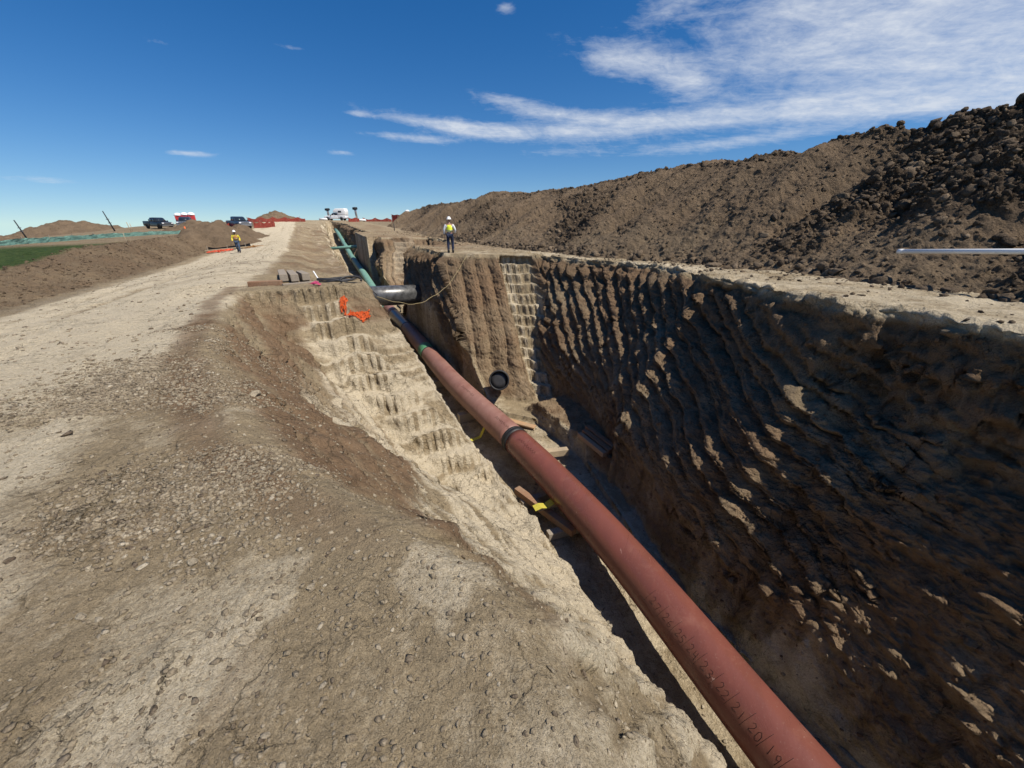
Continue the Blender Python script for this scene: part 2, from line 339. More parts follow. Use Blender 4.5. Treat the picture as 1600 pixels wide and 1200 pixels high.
    z1 = z1-sh_*(.62*ss(-2.0, 1.4, q1)+.5*np.abs(fbm(s*.35, q1*.6, 150, 4))*ss(-2.6, -1, q1)+.0)
    Q = np.concatenate([q1, q2, q3], 1); Z = np.concatenate([z1, z2, z3], 1); SS = np.repeat(s, Q.shape[1], 1)
    n1 = q1.shape[1]; nw = qw.shape[1]; nf0 = n1+nw; nfr = q2.shape[1]
    j = np.arange(Q.shape[1])[None, :]
    D = np.where(Q < 5, zl-Z, zr-Z)
    Lw = ss(.03, .25, D)*(Q < 5)*(j >= n1)*(1-ss(lipq+.15, lipq+.3, Q))*(1-end)       # left wall mask
    Rw = ss(.05, .3, D)*(Q > 5)*ss(bq+.02, bq+.3, Q)*(1-ss(fl+.55, fl+.15, Z))*(j < n1+nfr)*(1-end)
    fine = 1-ss(60, 140, SS)
    isf_ = ((j >= nf0) & (j < nf0+100)).astype(float)
    mEL = mEnd*(Q < 5); mER = mEnd*(Q > 5)
    # --- steps cut by the bucket: depth is quantised so treads lie flat
    def steps(mask, depth, pitch, Zin):
        ph = depth/pitch; fl_ = np.floor(ph); f = ph-fl_
        zt = -(fl_+ss(.55, .96, f))*pitch+depth
        return Zin+mask*zt, f
    LQ = itp(D, [(0, -.15), (.4, 0), (2, .7), (2.7, 1.2), (3.5, 1.95), (4.7, 2.9), (6, 3.8)])
    mL = band(Q-LQ+.12*vn2(SS*2, Q*2, 68), -.66, .68, .14)*Lw*ss(-.75, -.5, fbm(Q*.9, D*.9, 69, 2))*ss(.05, .2, D)*(SS < 14.2)*(SS > 6.5)
    dl_ = D+.15*vn2(Q*1.5, SS*.6, 60)+.05*vn2(Q*6, SS*3, 74)
    Z, fL = steps(mL, dl_, .46, Z)
    tl_ = (Q*4.2+1.2*vn2(Q*.9, np.floor(dl_/.46), 61)) % 1; teeth = ss(.30, .18, np.abs(tl_-.5))
    rL = mL*band(fL, .50, .99, .05)
    SS_ = SS+rL*teeth*.05*np.clip(1+2.4*vn2(Q*3, np.floor(dl_/.46)*7, 65), 0, 2)
    # the same tooth slots along the top of the end face and on the brown face
    tl2 = (Q*3.4+.8*vn2(Q*.8, D*0, 64)) % 1; top_ = mEL*(1-mL)*ss(.05, .15, D)*(1-ss(.30, .42, D))
    SS_ = SS_+top_*ss(.3, .18, np.abs(tl2-.5))*.05*(.6+1.6*vn2(Q*1.1, D*.5, 67)+.4)
    RQ = itp(D, [(0, 9.7), (2, 9.35), (4, 9.0), (5.6, 8.85), (6.5, 8.8)])
    sr_ = ((SS < 21) & (SS > 11)).astype(float)
    mR = band(Q-RQ, -.70, .62, .07)*Rw*sr_*ss(.02, .12, D)*mER
    dr_ = D+.16*vn2(Q*1.7, SS*.7, 62)+.05*vn2(Q*6, SS*3, 73)
    Z, fR = steps(mR, dr_, .45, Z)
    SS_ = SS_+mR*.30-band(Q-RQ, .66, 1.3, .10)*Rw*sr_*.22
    tr_ = (Q*3.6+1.2*vn2(Q*.9, np.floor(dr_/.45), 63)) % 1; teeth2 = ss(.30, .18, np.abs(tr_-.5))
    rR = mR*band(fR, .50, .99, .05)
    SS_ = SS_+rR*teeth2*.06*(1+1.2*vn2(Q*3, np.floor(dr_/.45)*7, 66))
    mR2 = band(Q-(9.6-.1*D), -1.1, 1.1, .12)*Rw*(SS > 38)*(SS < 50)*mER
    Z, fR2 = steps(mR2, D, .5, Z)
    for k_ in (1, 2):                                 # tooth stripes high on the left end face, right of the steps
        pass
    # --- scalloped grooves on the right wall
    s0 = np.where(mER > .5, Q*1.15+.25*D, groove_s0(SS, np.clip(D, 0, 7)))
    wob = .22*vn2(SS*.5, D*.5, 70)+.09*vn2(SS*2, D*2, 71)
    ph = s0/.70+wob*1.0
    kid = np.floor(ph); f = ph-kid
    amp = (.15+.12*_h(kid, kid*0, kid*0, 5))*(.9+.35*vn2(D*1.1, kid*3.3, 72))
    gro = (1-np.abs(2*f-1)**1.8)*amp                       # rounded ribs
    ph2 = s0/.155+wob*3; rib = np.abs(((ph2) % 1)-.5)*.05
    nearfade = np.where(mER > .5, 1., .05+1.15*ss(4.0, 7.5, s0)*ss(.3, 3.2, SS))
    gm = Rw*(1-mR)*(1-mR2)*ss(.15, .5, D)*fine*nearfade*(1-.95*ss(4.2, 5.5, D))
    gs = gm*(gro*1.35+rib); SS_ = SS_-gs*mER*.9; Q = Q-gs*(1-.75*mER)
    big = fbm(SS*.45, D*.55, 80, 3)
    bq_ = Rw*(1-.8*mR)*(.40*big)*fine*ss(fl+.4, fl+2.2, Z); Q = Q-bq_*(1-mER); SS_ = SS_-bq_*mER
    # a slumped wedge on the near right wall
    sl = np.exp(-(((SS-3.9-.8*(D-3.0))/1.5)**2+((D-3.2)/1.25)**2))
    Q = Q-Rw*sl*.45
    fw = ss(26, 34, SS)*(1-ss(104, 112, SS))*ss(.1, .8, D)*(j >= n1)*(j < n1+nfr)*(1-isf_); Q = Q-np.sign(Q-5)*fw*(1.1*fbm(SS*.22, D*.35, 151, 4)+.25*np.abs(fbm(SS*1.3, D*1.1, 152, 3)))
    # --- left slope streaks running down the cut
    ls = D*1.25+.30*SS+.25*vn2(SS*.5, D*.5, 91); nearb = ss(4.5, 2.0, SS)
    strk = fbm(ls*4.2, SS*.55, 90, 4, .62)*(1-nearb)+fbm(SS*4.2-D*1.2, D*.8+SS*.4, 92, 4, .62)*nearb
    lm = Lw*(1-mL)
    Q = Q+lm*strk*.17*fine*(1-.6*mEL)
    Z = Z+lm*(fbm(SS*1.2, D*1.2, 95, 3)*.10)
    ridge = np.exp(-((Q-LQ+1.0+.1*D)/.22)**2)*Lw*ss(.8, 1.4, D)*(SS < 12.5)*(SS > 6)      # bead of soil beside the steps
    Z = Z+ridge*.12
    # second band of tooth marks to the right of the lane
    X = -SS_*sT+Q*cT; Y = SS_*cT+Q*sT
    P = np.stack((X, Y, Z), -1)
    Nn = normals(P); Nn *= np.sign(Nn[..., 2:3]+1e-9)
    # generic roughness along the normal
    U = SS; V = np.where((j >= n1) & (j < n1+nfr), Q*.8+Z*1.2, Q)
    rough = fbm(U*2.3, V*2.3, 100, 5, .58)
    cl, cid = cell(U*3.2+rough, V*3.2, 110); cl2, cid2 = cell(U*9+rough, V*9, 111)
    road = band(Q+.4*vn2(SS*.5, Q*.5, 33), -8.0, -1.9, .35)*ss(.5, 2.5, SS)
    fore = band(Q, -3, 20, .4)*(1-Lw)*(1-Rw)
    isfloor = ((j >= nf0) & (j < nf0+100))
    berm = ss(-8.4, -9.2, Q)*(1-ss(-12.6, -13.2, Q)*.6)
    amp_n = .022+.05*Lw+.13*Rw*(1-.55*mR)-.01*mL+.02*isfloor+.10*berm+.02*ss(9, 10, Q)
    amp_n = amp_n*(1-.55*road)
    amp_n = amp_n+Rw*(.06-.135*ss(1.0, 4.5, SS))
    edg = np.exp(-((Q-qrr)/.4)**2)*(j >= nf0)*ss(2, 5, SS+4)
    amp_n = amp_n+.16*edg
    disp = rough*amp_n
    lump = np.clip(.42-cl, 0, 1)*2.2*ss(.35, .6, cid)
    lump2 = np.clip(.42-cl2, 0, 1)*2.2*ss(.35, .6, cid2)
    disp = disp+lump*(.015+(.11-.09*ss(1.0, 4.5, SS))*Rw*(1-mR)+.03*Lw*(1-mL)+.05*berm)*(1-.8*road)+lump2*(.012+.022*Rw+.012*Lw)*(1-.8*road)
    # crawler track marks across the road
    tr = np.sin((SS*1.0+.12*Q+.5*vn2(SS*.8, Q*.8, 120))*2*math.pi/.19)
    trm = road*ss(-.05, .18, fbm(Q*.9, SS*.12, 121, 2))*ss(-.1, .15, fbm(SS*.35, Q*.35, 122, 2))
    disp = disp+tr*.015*trm*(SS < 30)
    rut = fbm(Q*1.6, SS*.06, 124, 3); disp = disp+road*rut*.07
    rid = np.abs(fbm(SS*1.1, Q*.9, 126, 4)); disp = disp+road*np.clip(.05-rid, 0, 1)*.35
    disp = disp*(1-ss(150, 250, SS))*(np.abs(Q) < 60)
    # sloughed, broken edge of the right crest
    P = P+Nn*disp[..., None]
    # ---------------- colour masks
    lo = fbm(SS*.5, Q*.5, 130, 3); mid_ = fbm(SS*1.7, Q*1.7, 131, 4); D = np.where(j < n1, 0, D)
    stre = np.where(Q < 5, strk*1.25, fbm((s0)*2.6, D*.35, 133, 4, .6))
    clump_ = ss(-.12, .28, fbm(SS*.8, Q*.8, 300, 3)); gpat = clump_*band(Q, -2.6, .6, .5)*(SS < 10)
    crust = (1-.8*gpat)*ss(.0, .16, fbm(SS*.9+.4*Q, Q*1.5-.5*SS, 160, 4, .6))
    brown = .30*gpat+.25*mid_*(SS < 10)
    pale = .20+.65*mid_+.35*lo-.30*gpat+.62*crust*band(Q, -1.6, 1.0, .3)*(SS < 9)
    pale = pale+road*(.98+1.0*rut+.5*fbm(SS*.2, Q*1.2, 161, 3))
    pale = pale-.30*band(Q, -1.9, .8, .6)*(SS < 60)*(1-Lw)+.22*ss(-.9, .4, Q)*(1-Lw)*(SS < 6)
    pale = np.where(Lw > .01, pale*(1-Lw)+Lw*(.40-.30*mEL+1.7*stre+.5*mid_+.35*np.exp(-((Q-LQ+.95)/.3)**2)*(SS > 5)*(D > .8)+.25*mL+.35*ss(1.5, 3.5, D)), pale)
    pale = pale+mL*(.10+.45*(1-ss(.50, .62, fL))+.4*mid_)+rL*(.6*(1-teeth)-.45)+top_*.3*(1-ss(.3, .18, np.abs(tl2-.5)))
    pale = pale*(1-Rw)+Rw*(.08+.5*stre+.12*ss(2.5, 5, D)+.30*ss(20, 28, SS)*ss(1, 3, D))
    pale = pale+mR*(.30+.38*(1-ss(.50, .62, fR))+.5*mid_)+rR*(.5*(1-teeth2)-.3)+mR2*.8
    floor_m = np.where(isfloor, 1., 0.)
    pale = pale+floor_m*.22
    benchR = ss(.05, -.02, D)*(Q > 5.9)*(j >= nf0)*(1-ss(12.5, 14.5, Q))
    pale = pale-.35*benchR*ss(19, 26, SS); brown = brown+benchR*ss(17, 26, SS)*(.5+.8*lo)
    pale = pale+benchR*(.30+.4*fbm(SS*.3, Q*1.2, 135, 3))
    dark = np.zeros_like(pale)+.05+.25*lo
    bb = band(D+.45*stre, -.05, .42+.46*np.clip(SS-1.4, 0, 7), .16)*Lw*ss(.4, 1.6, SS)*(1-ss(13, 14.8, SS))*(1-mL)*(1-.8*mEL*ss(.9, 1.8, D))*(1-ss(-1.15, -.85, Q-LQ)*ss(.8, 1.3, D)*(SS > 6))
    dark = dark+.18*bb
    pale = pale-.75*bb; brown = brown+bb*(.75+1.1*stre)
    # a dark crumbly strip just outside the crest, and brown patch
    ed = band(Q-ql, -.35, .05, .15)*ss(1.2, 2.5, SS)*(SS < 16); dark = dark+.15*ed; pale = pale-.3*ed; brown = brown+.6*ed
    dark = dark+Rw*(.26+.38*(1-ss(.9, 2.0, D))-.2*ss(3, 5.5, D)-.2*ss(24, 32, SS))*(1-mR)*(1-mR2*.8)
    dark = dark+berm*.50+ss(-6.8, -8.6, Q)*.25*(SS > 4)
    pale = pale-berm*.35
    dark = dark+.45*ss(13, 15, Q)
    shd = ss(16, 22, SS)*ss(-2.4, -1.2, Q)*(Q < 4)*(1-ss(85, 110, SS)); pale = pale-shd*(.05-.5*mid_); brown = brown+shd*(.35+.8*lo); dark = dark+shd*.15
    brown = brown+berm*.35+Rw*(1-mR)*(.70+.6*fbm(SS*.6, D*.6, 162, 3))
    foot = band(Q, -9, 1.5, 1)*band(SS, 15, 30, 3); dark = dark+.2*foot*(.5+2*mid_)
    gk = ss(-12.3, -13.0, Q+.5*vn2(SS*.7, Q*.7, 140))*ss(-24.5, -22.5, Q)*(1-ss(36, 43, SS-.3*Q*0))*1.0
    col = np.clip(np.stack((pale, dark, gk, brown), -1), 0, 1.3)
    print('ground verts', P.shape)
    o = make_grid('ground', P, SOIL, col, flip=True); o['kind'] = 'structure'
    return P, Nn, dict(Q=Q, S=SS, D=D, Lw=Lw, Rw=Rw, berm=berm, road=road, col=col, mL=mL, mR=mR, isfloor=isfloor)
GP, GN, G = build_ground()
def ground_z(s, q):
    i = int(np.clip(np.searchsorted(S, s), 0, len(S)-1)); row = G['Q'][i]; jj = int(np.argmin(np.abs(row-q))); return float(GP[i, jj, 2])

# ------------------------------------------------------------------ tagging helpers
def tag(o, label=None, cat=None, group=None, kind=None):
    if label: o['label'] = label
    if cat: o['category'] = cat
    if group: o['group'] = group
    if kind: o['kind'] = kind
    return o
def empty(name, loc, rz=0., label=None, cat=None, group=None):
    o = bpy.data.objects.new(name, None); C.objects.link(o); o.location = loc; o.rotation_euler = (0, 0, rz); o.empty_display_size = .2
    return tag(o, label, cat, group)
def copy_tree(o, parent=None):
    c = o.copy(); C.objects.link(c)
    if parent: c.parent = parent
    for ch in [x for x in bpy.data.objects if x.parent == o]: copy_tree(ch, c)
    return c
def link_bm(name, bm, mat, parent=None, smooth=False, label=None):
    me = bpy.data.meshes.new(name); bm.normal_update(); bm.to_mesh(me); bm.free()
    if smooth:
        me.polygons.foreach_set('use_smooth', [True]*len(me.polygons))
    for m_ in (mat if isinstance(mat, (list, tuple)) else [mat]): me.materials.append(m_)
    o = bpy.data.objects.new(name, me); C.objects.link(o)
    if parent: o.parent = parent
    if label: o['label'] = label
    return o
def box(bm, c, size, rot=None, bev=0.0, jit=0.0):
    r = bmesh.ops.create_cube(bm, size=1.0); vv = r['verts']
    M = Matrix.Translation(Vector(c)) @ (rot.to_4x4() if rot else Matrix.Identity(4)) @ Matrix.Diagonal((*size, 1))
    bmesh.ops.transform(bm, matrix=M, verts=vv)
    if jit:
        for v in vv: v.co += Vector((random.uniform(-jit, jit) for _ in range(3)))
    if bev:
        es = list({e for v in vv for e in v.link_edges}); bmesh.ops.bevel(bm, geom=es, offset=bev, segments=2, affect='EDGES', profile=.6)
def tube(bm, pts, r, seg=16, caps=True, mi=0):
    pts = [Vector(p) for p in pts]; rs = r if isinstance(r, (list, tuple)) else [r]*len(pts)
    rings = []; prev = None
    for i, p in enumerate(pts):
        t = (pts[min(i+1, len(pts)-1)]-pts[max(i-1, 0)]).normalized()
        if prev is None: a = Vector((0, 0, 1)) if abs(t.z) < .9 else Vector((1, 0, 0)); u = (a-t*a.dot(t)).normalized()
        else: u = (prev-t*prev.dot(t)).normalized()
        prev = u; v = t.cross(u)
        rings.append([bm.verts.new(p+(u*math.cos(k*2*math.pi/seg)+v*math.sin(k*2*math.pi/seg))*rs[i]) for k in range(seg)])
    for a, b in zip(rings[:-1], rings[1:]):
        for k in range(seg):
            f = bm.faces.new((a[k], a[(k+1) % seg], b[(k+1) % seg], b[k])); f.smooth = True; f.material_index = mi
    if caps:
        bm.faces.new(rings[0][::-1]).material_index = mi; bm.faces.new(rings[-1]).material_index = mi
    return rings
def lathe(bm, prof, seg=24, M=None):
    rings = []
    for (r_, z) in prof:
        rings.append([bm.verts.new((r_*math.cos(k*2*math.pi/seg), r_*math.sin(k*2*math.pi/seg), z)) for k in range(seg)])
    for a, b in zip(rings[:-1], rings[1:]):
        for k in range(seg):
            f = bm.faces.new((a[k], a[(k+1) % seg], b[(k+1) % seg], b[k])); f.smooth = True
    if prof[0][0] > 1e-4: bm.faces.new(rings[0][::-1])
    if prof[-1][0] > 1e-4: bm.faces.new(rings[-1])
    if M: bmesh.ops.transform(bm, matrix=M, verts=[v for r_ in rings for v in r_])

# ------------------------------------------------------------------ heaps
CREST = [(-14, 5.5), (0, 5.4), (3, 5.2), (5.2, 5.0), (7.6, 4.7), (9.1, 4.9), (10.4, 4.75), (10.9, 4.5), (12.7, 4.6), (16.2, 4.65), (20.9, 4.52), (27.9, 4.4), (31, 4.3), (39.3, 4.5), (43, 4.7), (45, 5.1), (47, 4.9), (49.5, 4.4), (60, 4.45), (70, 4.6), (76, 4.4), (82, 3.9), (87, 2.6), (92, 1.0), (95, .2)]
TOE = [(-14, 10.6), (1.5, 10.9), (3.5, 11.7), (7, 12.9), (13, 13.0), (17, 11.8), (26, 11.4), (45, 13), (80, 14), (95, 16)]
def spoil_bank():
    s = [-12.0]
    while s[-1] < 95.5: x = s[-1]; s.append(x+(.055 if x < 14 else .075 if x < 28 else .13 if x < 50 else .25))
    s = np.array(s)[:, None]
    zc = itp(s, CREST)+.30*vn2(s*.9, s*0, 230)+.22*vn2(s*2.3, s*0, 231); toe = itp(s, TOE)+.7*vn2(s*.45, s*0, 200)+.3*vn2(s*1.5, s*0, 201)
    t = np.concatenate([np.linspace(0, 1, 240), np.linspace(1.01, 2.0, 60)])[None, :]
    base = Th(s, 13+0*s)-.15
    f = np.where(t < 1, t, 2-t)
    prof = np.where(t < 1, (f**1.05)*.93+.07*np.sin(f*math.pi/2)**3, np.sin(f*math.pi/2))
    q = np.where(t < 1, toe+(20-toe)*t, 20+9*(t-1))
    z = base+(zc-base)*prof
    SSs = s+0*t
    # fans and gullies down the face
    lobe = fbm(SSs*.42+.35*(q-13)*.3, q*.10, 205, 3)
    z = z+lobe*1.7*np.sin(np.clip(f, 0, 1)*math.pi)*1.0
    gl = fbm(SSs*1.1, q*.18, 206, 3); z = z+gl*.42*np.sin(np.clip(f, 0, 1)*math.pi)
    rocky = np.clip(ss(9.5, 6.5, SSs+.25*(q-16)-2.2*lobe)*ss(.28, .5, f+.25*lobe)+ss(3.5, 1.5, SSs)*ss(.05, .2, f)*.8+ss(.9, 1.0, f)*.45+.5*ss(.1, .4, fbm(SSs*.25, q*.35, 207, 2)+.05), 0, 1)
    P = np.stack((-SSs*sT+q*cT, SSs*cT+q*sT, z), -1)
    Nn = normals(P); Nn *= np.sign(Nn[..., 2:3]+1e-9)
    sw = SSs*1.0; qw_ = q*1.15
    r_ = fbm(sw*1.6, qw_*1.6, 210, 6, .6)
    c1, i1 = cell(sw*1.9+r_*.6, qw_*1.9, 211); c2, i2 = cell(sw*4.6+r_, qw_*4.6, 212); c3, i3 = cell(sw*10+r_, qw_*10, 213)
    d = r_*(.10+.10*rocky)
    d = d+np.clip(.5-c1, 0, 1)*ss(.3, .7, i1)*(.10+.45*rocky)+np.clip(.5-c2, 0, 1)*ss(.3, .6, i2)*(.10+.26*rocky)+np.clip(.5-c3, 0, 1)*ss(.3, .6, i3)*(.05+.10*rocky)
    d = d*(.4+.6*ss(0, .06, f))
    P = P+Nn*d[..., None]
    lo = fbm(SSs*.35, q*.5, 220, 3)
    pale = .10+.35*lo+.35*(1-rocky)*ss(.1, .3, .5-f)*1.0; dark = .25+.85*rocky+.3*lo
    col = np.stack((pale, dark, 0*pale, 1+0*pale), -1); col = np.clip(col, 0, 1.3)
    o = make_grid('spoil_bank', P, HEAPM, col, flip=True)
    tag(o, 'long high bank of dark brown cloddy spoil along the right side of the trench', 'dirt bank')
    return P, Nn, rocky, col
HP, HN, HR, HC = spoil_bank()
def mound(label, s0, q0, rs, rq, h, seed, ns=90, col=(.15, .35), zoff=-.25, cat='dirt pile'):
    u = np.linspace(-1.15, 1.15, ns)[:, None]; v = np.linspace(-1.15, 1.15, ns)[None, :]
    s = s0+u*rs+0*v; q = q0+v*rq+0*u
    r2 = np.sqrt(u*u+v*v)+.22*fbm(s*.5, q*.5, seed, 3)
    hh = np.clip(1-r2, -.25, 1); hh = np.where(hh > .92, .92+(hh-.92)*.5, hh)
    z = Th(s, q)+zoff+hh*h*1.15+fbm(s*1.3, q*1.3, seed+3, 4)*.16*h*ss(-.1, .2, hh)
    P = np.stack((-s*sT+q*cT, s*cT+q*sT, z), -1)
    cc = np.stack((col[0]+0*z, col[1]+.3*fbm(s, q, seed, 2), 0*z, 1+0*z), -1)
    o = make_grid('dirt_mound', P, HEAPM, np.clip(cc, 0, 1), flip=True); return tag(o, label, cat, 'dirt mounds around the site')

# ------------------------------------------------------------------ clods and gravel scattered as loose stuff
def ico(sub):
    bm = bmesh.new(); bmesh.ops.create_icosphere(bm, subdivisions=sub, radius=1); v = np.array([x.co[:] for x in bm.verts]); f = np.array([[y.index for y in x.verts] for x in bm.faces]); bm.free(); return v, f
ICO1, ICO2, ICO3 = ico(1), ico(2), ico(3)
def scatter(name, pos, nrm, size, mat, soil, sub=1, label=None, cat='gravel', flat=.6, seed=1, ang=.42):
    n = len(pos); V0, F0 = (ICO1, ICO2, ICO3)[sub-1]; nv = len(V0); r_ = np.random.default_rng(seed)
    # three random axes scales and rotations
    sc_ = r_.uniform(.55, 1.15, (n, 1, 3))*np.array([1, 1, flat]); V = np.repeat(V0[None], n, 0)
    V = V*(1+ang*(r_.random((n, nv, 1))-.5)*2)*1.0
    # chisel flats
    for _ in range(3):
        ax = r_.normal(size=(n, 1, 3)); ax /= np.linalg.norm(ax, axis=2, keepdims=True); d = (V*ax).sum(2, keepdims=True); lim = r_.uniform(.34, .7, (n, 1, 1)); V = V-ax*np.clip(d-lim, 0, 9)
    V = V*sc_
    a = r_.uniform(0, 2*math.pi, n); ca, sa = np.cos(a)[:, None], np.sin(a)[:, None]
    V = np.stack((V[..., 0]*ca-V[..., 1]*sa, V[..., 0]*sa+V[..., 1]*ca, V[..., 2]), -1)
    z = nrm/np.linalg.norm(nrm, axis=1, keepdims=True); x = np.cross(np.array([0, 1, .13]), z); x /= np.linalg.norm(x, axis=1, keepdims=True); y = np.cross(z, x)
    V = V[..., 0:1]*x[:, None]+V[..., 1:2]*y[:, None]+V[..., 2:3]*z[:, None]
    V = V*size[:, None, None]+(pos+z*(size*.12)[:, None])[:, None]
    F = (F0[None]+(np.arange(n)*nv)[:, None, None]).reshape(-1).astype(np.int32); nf = len(F)//3
    me = bpy.data.meshes.new(name); me.vertices.add(n*nv); me.vertices.foreach_set('co', V.astype(np.float32).reshape(-1))
    me.loops.add(nf*3); me.loops.foreach_set('vertex_index', F); me.polygons.add(nf); me.polygons.foreach_set('loop_start', np.arange(0, nf*3, 3, dtype=np.int32)); me.polygons.foreach_set('loop_total', np.full(nf, 3, np.int32))
    me.update(calc_edges=True)
    at = me.color_attributes.new('soil', 'FLOAT_COLOR', 'POINT'); at.data.foreach_set('color', np.repeat(soil[:, None], nv, 1).astype(np.float32).reshape(-1))
    me.materials.append(mat); o = bpy.data.objects.new(name, me); C.objects.link(o); o['kind'] = 'stuff'
    if label: o['label'] = label; o['category'] = cat
    return o
def area(P):
    du = np.gradient(P, axis=0); dv = np.gradient(P, axis=1); return np.linalg.norm(np.cross(du, dv), axis=2)
def pick(P, Nn, wt, n, seed):
    r_ = np.random.default_rng(seed); a = (area(P)*wt).reshape(-1); c = np.cumsum(a); c /= c[-1]
    k = np.searchsorted(c, r_.random(n)); k = np.clip(k, 0, len(c)-1)
    nj = P.shape[1]; i, j = k//nj, k % nj; i2 = np.clip(i+1, 0, P.shape[0]-1); j2 = np.clip(j+1, 0, nj-1)
    u = r_.random((n, 1)); v = r_.random((n, 1))
    p = P[i, j]*(1-u)*(1-v)+P[i2, j]*u*(1-v)+P[i, j2]*(1-u)*v+P[i2, j2]*u*v
    return p, Nn[i, j], i, j, r_
def soilcol(n, r_, pale, dark, sp=.4):
    return np.clip(np.stack((pale+sp*r_.normal(size=n), dark+.3*r_.normal(size=n), np.zeros(n), np.ones(n)), -1), 0, 1.3)
def scatter_all():
    dist = np.sqrt((GP**2).sum(2)); Q, s_, D = G['Q'], G['S'], G['D']
    clump = ss(-.12, .28, fbm(s_*.8, Q*.8, 300, 3))
    # foreground gravel
    wt = (dist < 9)*(s_ > -.5)*band(Q, -2.8, .5, .8)*(.06+clump**1.6)/np.maximum(dist, 1.4)**1.6*(1-G['Lw']*.7)
    NG = 75000; p, n, i, j, r_ = pick(GP, GN, wt, NG, 1)
    size = .0032+.020*r_.random(NG)**4.4; size *= (.8+.10*np.linalg.norm(p, axis=1)); scatter('foreground_gravel', p, n, size, GRAVM, soilcol(NG, r_, .05, .25, .38), 1, 'loose fine gravel and crumbs of clay strewn over the foreground dirt', 'gravel', .6, 1)
    wt = (dist < 16)*(s_ > -.5)*band(Q, -9, -.4, .5)*(.04+clump)*(1-G['Lw']*.6)/np.maximum(dist, 1.4)
    p, n, i, j, r_ = pick(GP, GN, wt, 1500, 2)
    size = .009+.024*r_.random(1500)**3.5; scatter('foreground_stones', p, n, size, GRAVM, soilcol(1500, r_, .2, .2, .3), 2, 'scattered small stones and clods on the dirt road edge', 'gravel', .65, 2)
    # crumbs on the left slope
    wt = (dist < 16)*G['Lw']*(1-.7*G['mL'])*(s_ > 0)/np.maximum(dist, 2)
    p, n, i, j, r_ = pick(GP, GN, wt, 9000, 3)
    size = .006+.022*r_.random(9000)**4*1.0; scatter('slope_crumbs', p, n, size, GRAVM, soilcol(9000, r_, .35, .3), 1, 'dry crumbs of clay lying on the left trench slope', 'gravel', .7, 3)
    # right wall crumbs, bench
    wt = (dist < 26)*(G['Rw']*(1-.8*G['mR']))*(s_ > -1)
    p, n, i, j, r_ = pick(GP, GN, wt, 9000, 4)
    size = .012+.05*r_.random(9000)**3.4; scatter('wall_crumbs', p, n, size, SOIL, soilcol(9000, r_, .08, .6), 1, 'crumbling clods sticking out of the right trench wall', 'clods', .8, 4)
    wt = (s_ < 60)*(s_ > -4)*ss(-.1, .2, Q-np.repeat(qR(S)[:, None], Q.shape[1], 1))*(.15+ss(10.5, 12.5, Q))*(Q < 15.5)
    p, n, i, j, r_ = pick(GP, GN, wt, 6500, 5)
    size = .015+.085*r_.random(6500)**4; scatter('bench_clods', p, n, size, CLODM, soilcol(6500, r_, .45, .35), 1, 'stray clods on the bench between trench and spoil', 'clods', .75, 5)
    # berm crumbs + floor
    wt = (s_ < 60)*(s_ > 2)*(G['berm'] > .5)*(Q > -13.5)
    p, n, i, j, r_ = pick(GP, GN, wt, 5000, 6)
    size = .02+.09*r_.random(5000)**3; scatter('berm_clods', p, n, size, HEAPM, soilcol(5000, r_, .1, .4), 1, 'clods on the brown bank left of the haul road', 'clods', .75, 6)
    wt = (s_ < 34)*G['isfloor']*(s_ > -1.)
    p, n, i, j, r_ = pick(GP, GN, wt, 3000, 7)
    size = .012+.05*r_.random(3000)**3; scatter('floor_crumbs', p, n, size, GRAVM, soilcol(3000, r_, .3, .3), 1, 'crumbs fallen on the trench floor', 'clods', .75, 7)
    wt = (s_ < 60)*(s_ > 4)*G['road']+0.3*(s_ < 60)*(s_ > 9)*band(Q, -2, 1.5, .5)
    p, n, i, j, r_ = pick(GP, GN, wt, 2500, 8)
    size = .012+.05*r_.random(2500)**3.5; scatter('road_crumbs', p, n, size, GRAVM, soilcol(2500, r_, .3, .5), 1, 'crumbs and small clods on the pale haul road', 'clods', .55, 8)
    # spoil bank clods: coarse ones where rocky, fine elsewhere
    ii = np.arange(HP.shape[1])[None, :]; face = (ii < 255); dh = np.sqrt((HP**2).sum(2))
    p, n, i, j, r_ = pick(HP, HN, HR*face*(dh < 45)/np.maximum(dh, 12), 9000, 9)
    size = .035+.17*r_.random(9000)**2.8; scatter('spoil_boulders', p, n, size, CLODM, soilcol(9000, r_, .15, .5), 2, 'big dark clods piled on the upper face of the spoil bank', 'clods', .8, 9, .22)
    p, n, i, j, r_ = pick(HP, HN, face*(.35+HR)*ss(0, .1, np.clip(ii/240., 0, 1)+.03)/np.maximum(dh, 10), 42000, 10)
    size = .014+.08*r_.random(42000)**3.2; scatter('spoil_clods', p, n, size, CLODM, soilcol(42000, r_, .25, .4), 1, 'loose clods covering the face of the spoil bank', 'clods', .8, 10)
    p, n, i, j, r_ = pick(HP, HN, (ii < 22)*(dh < 40), 1500, 11)
    size = .04+.20*r_.random(1500)**2.8; scatter('toe_boulders', p, n, size, CLODM, soilcol(1500, r_, .3, .4), 2, 'clods that rolled to the foot of the spoil bank', 'clods', .75, 11, .22)
scatter_all()
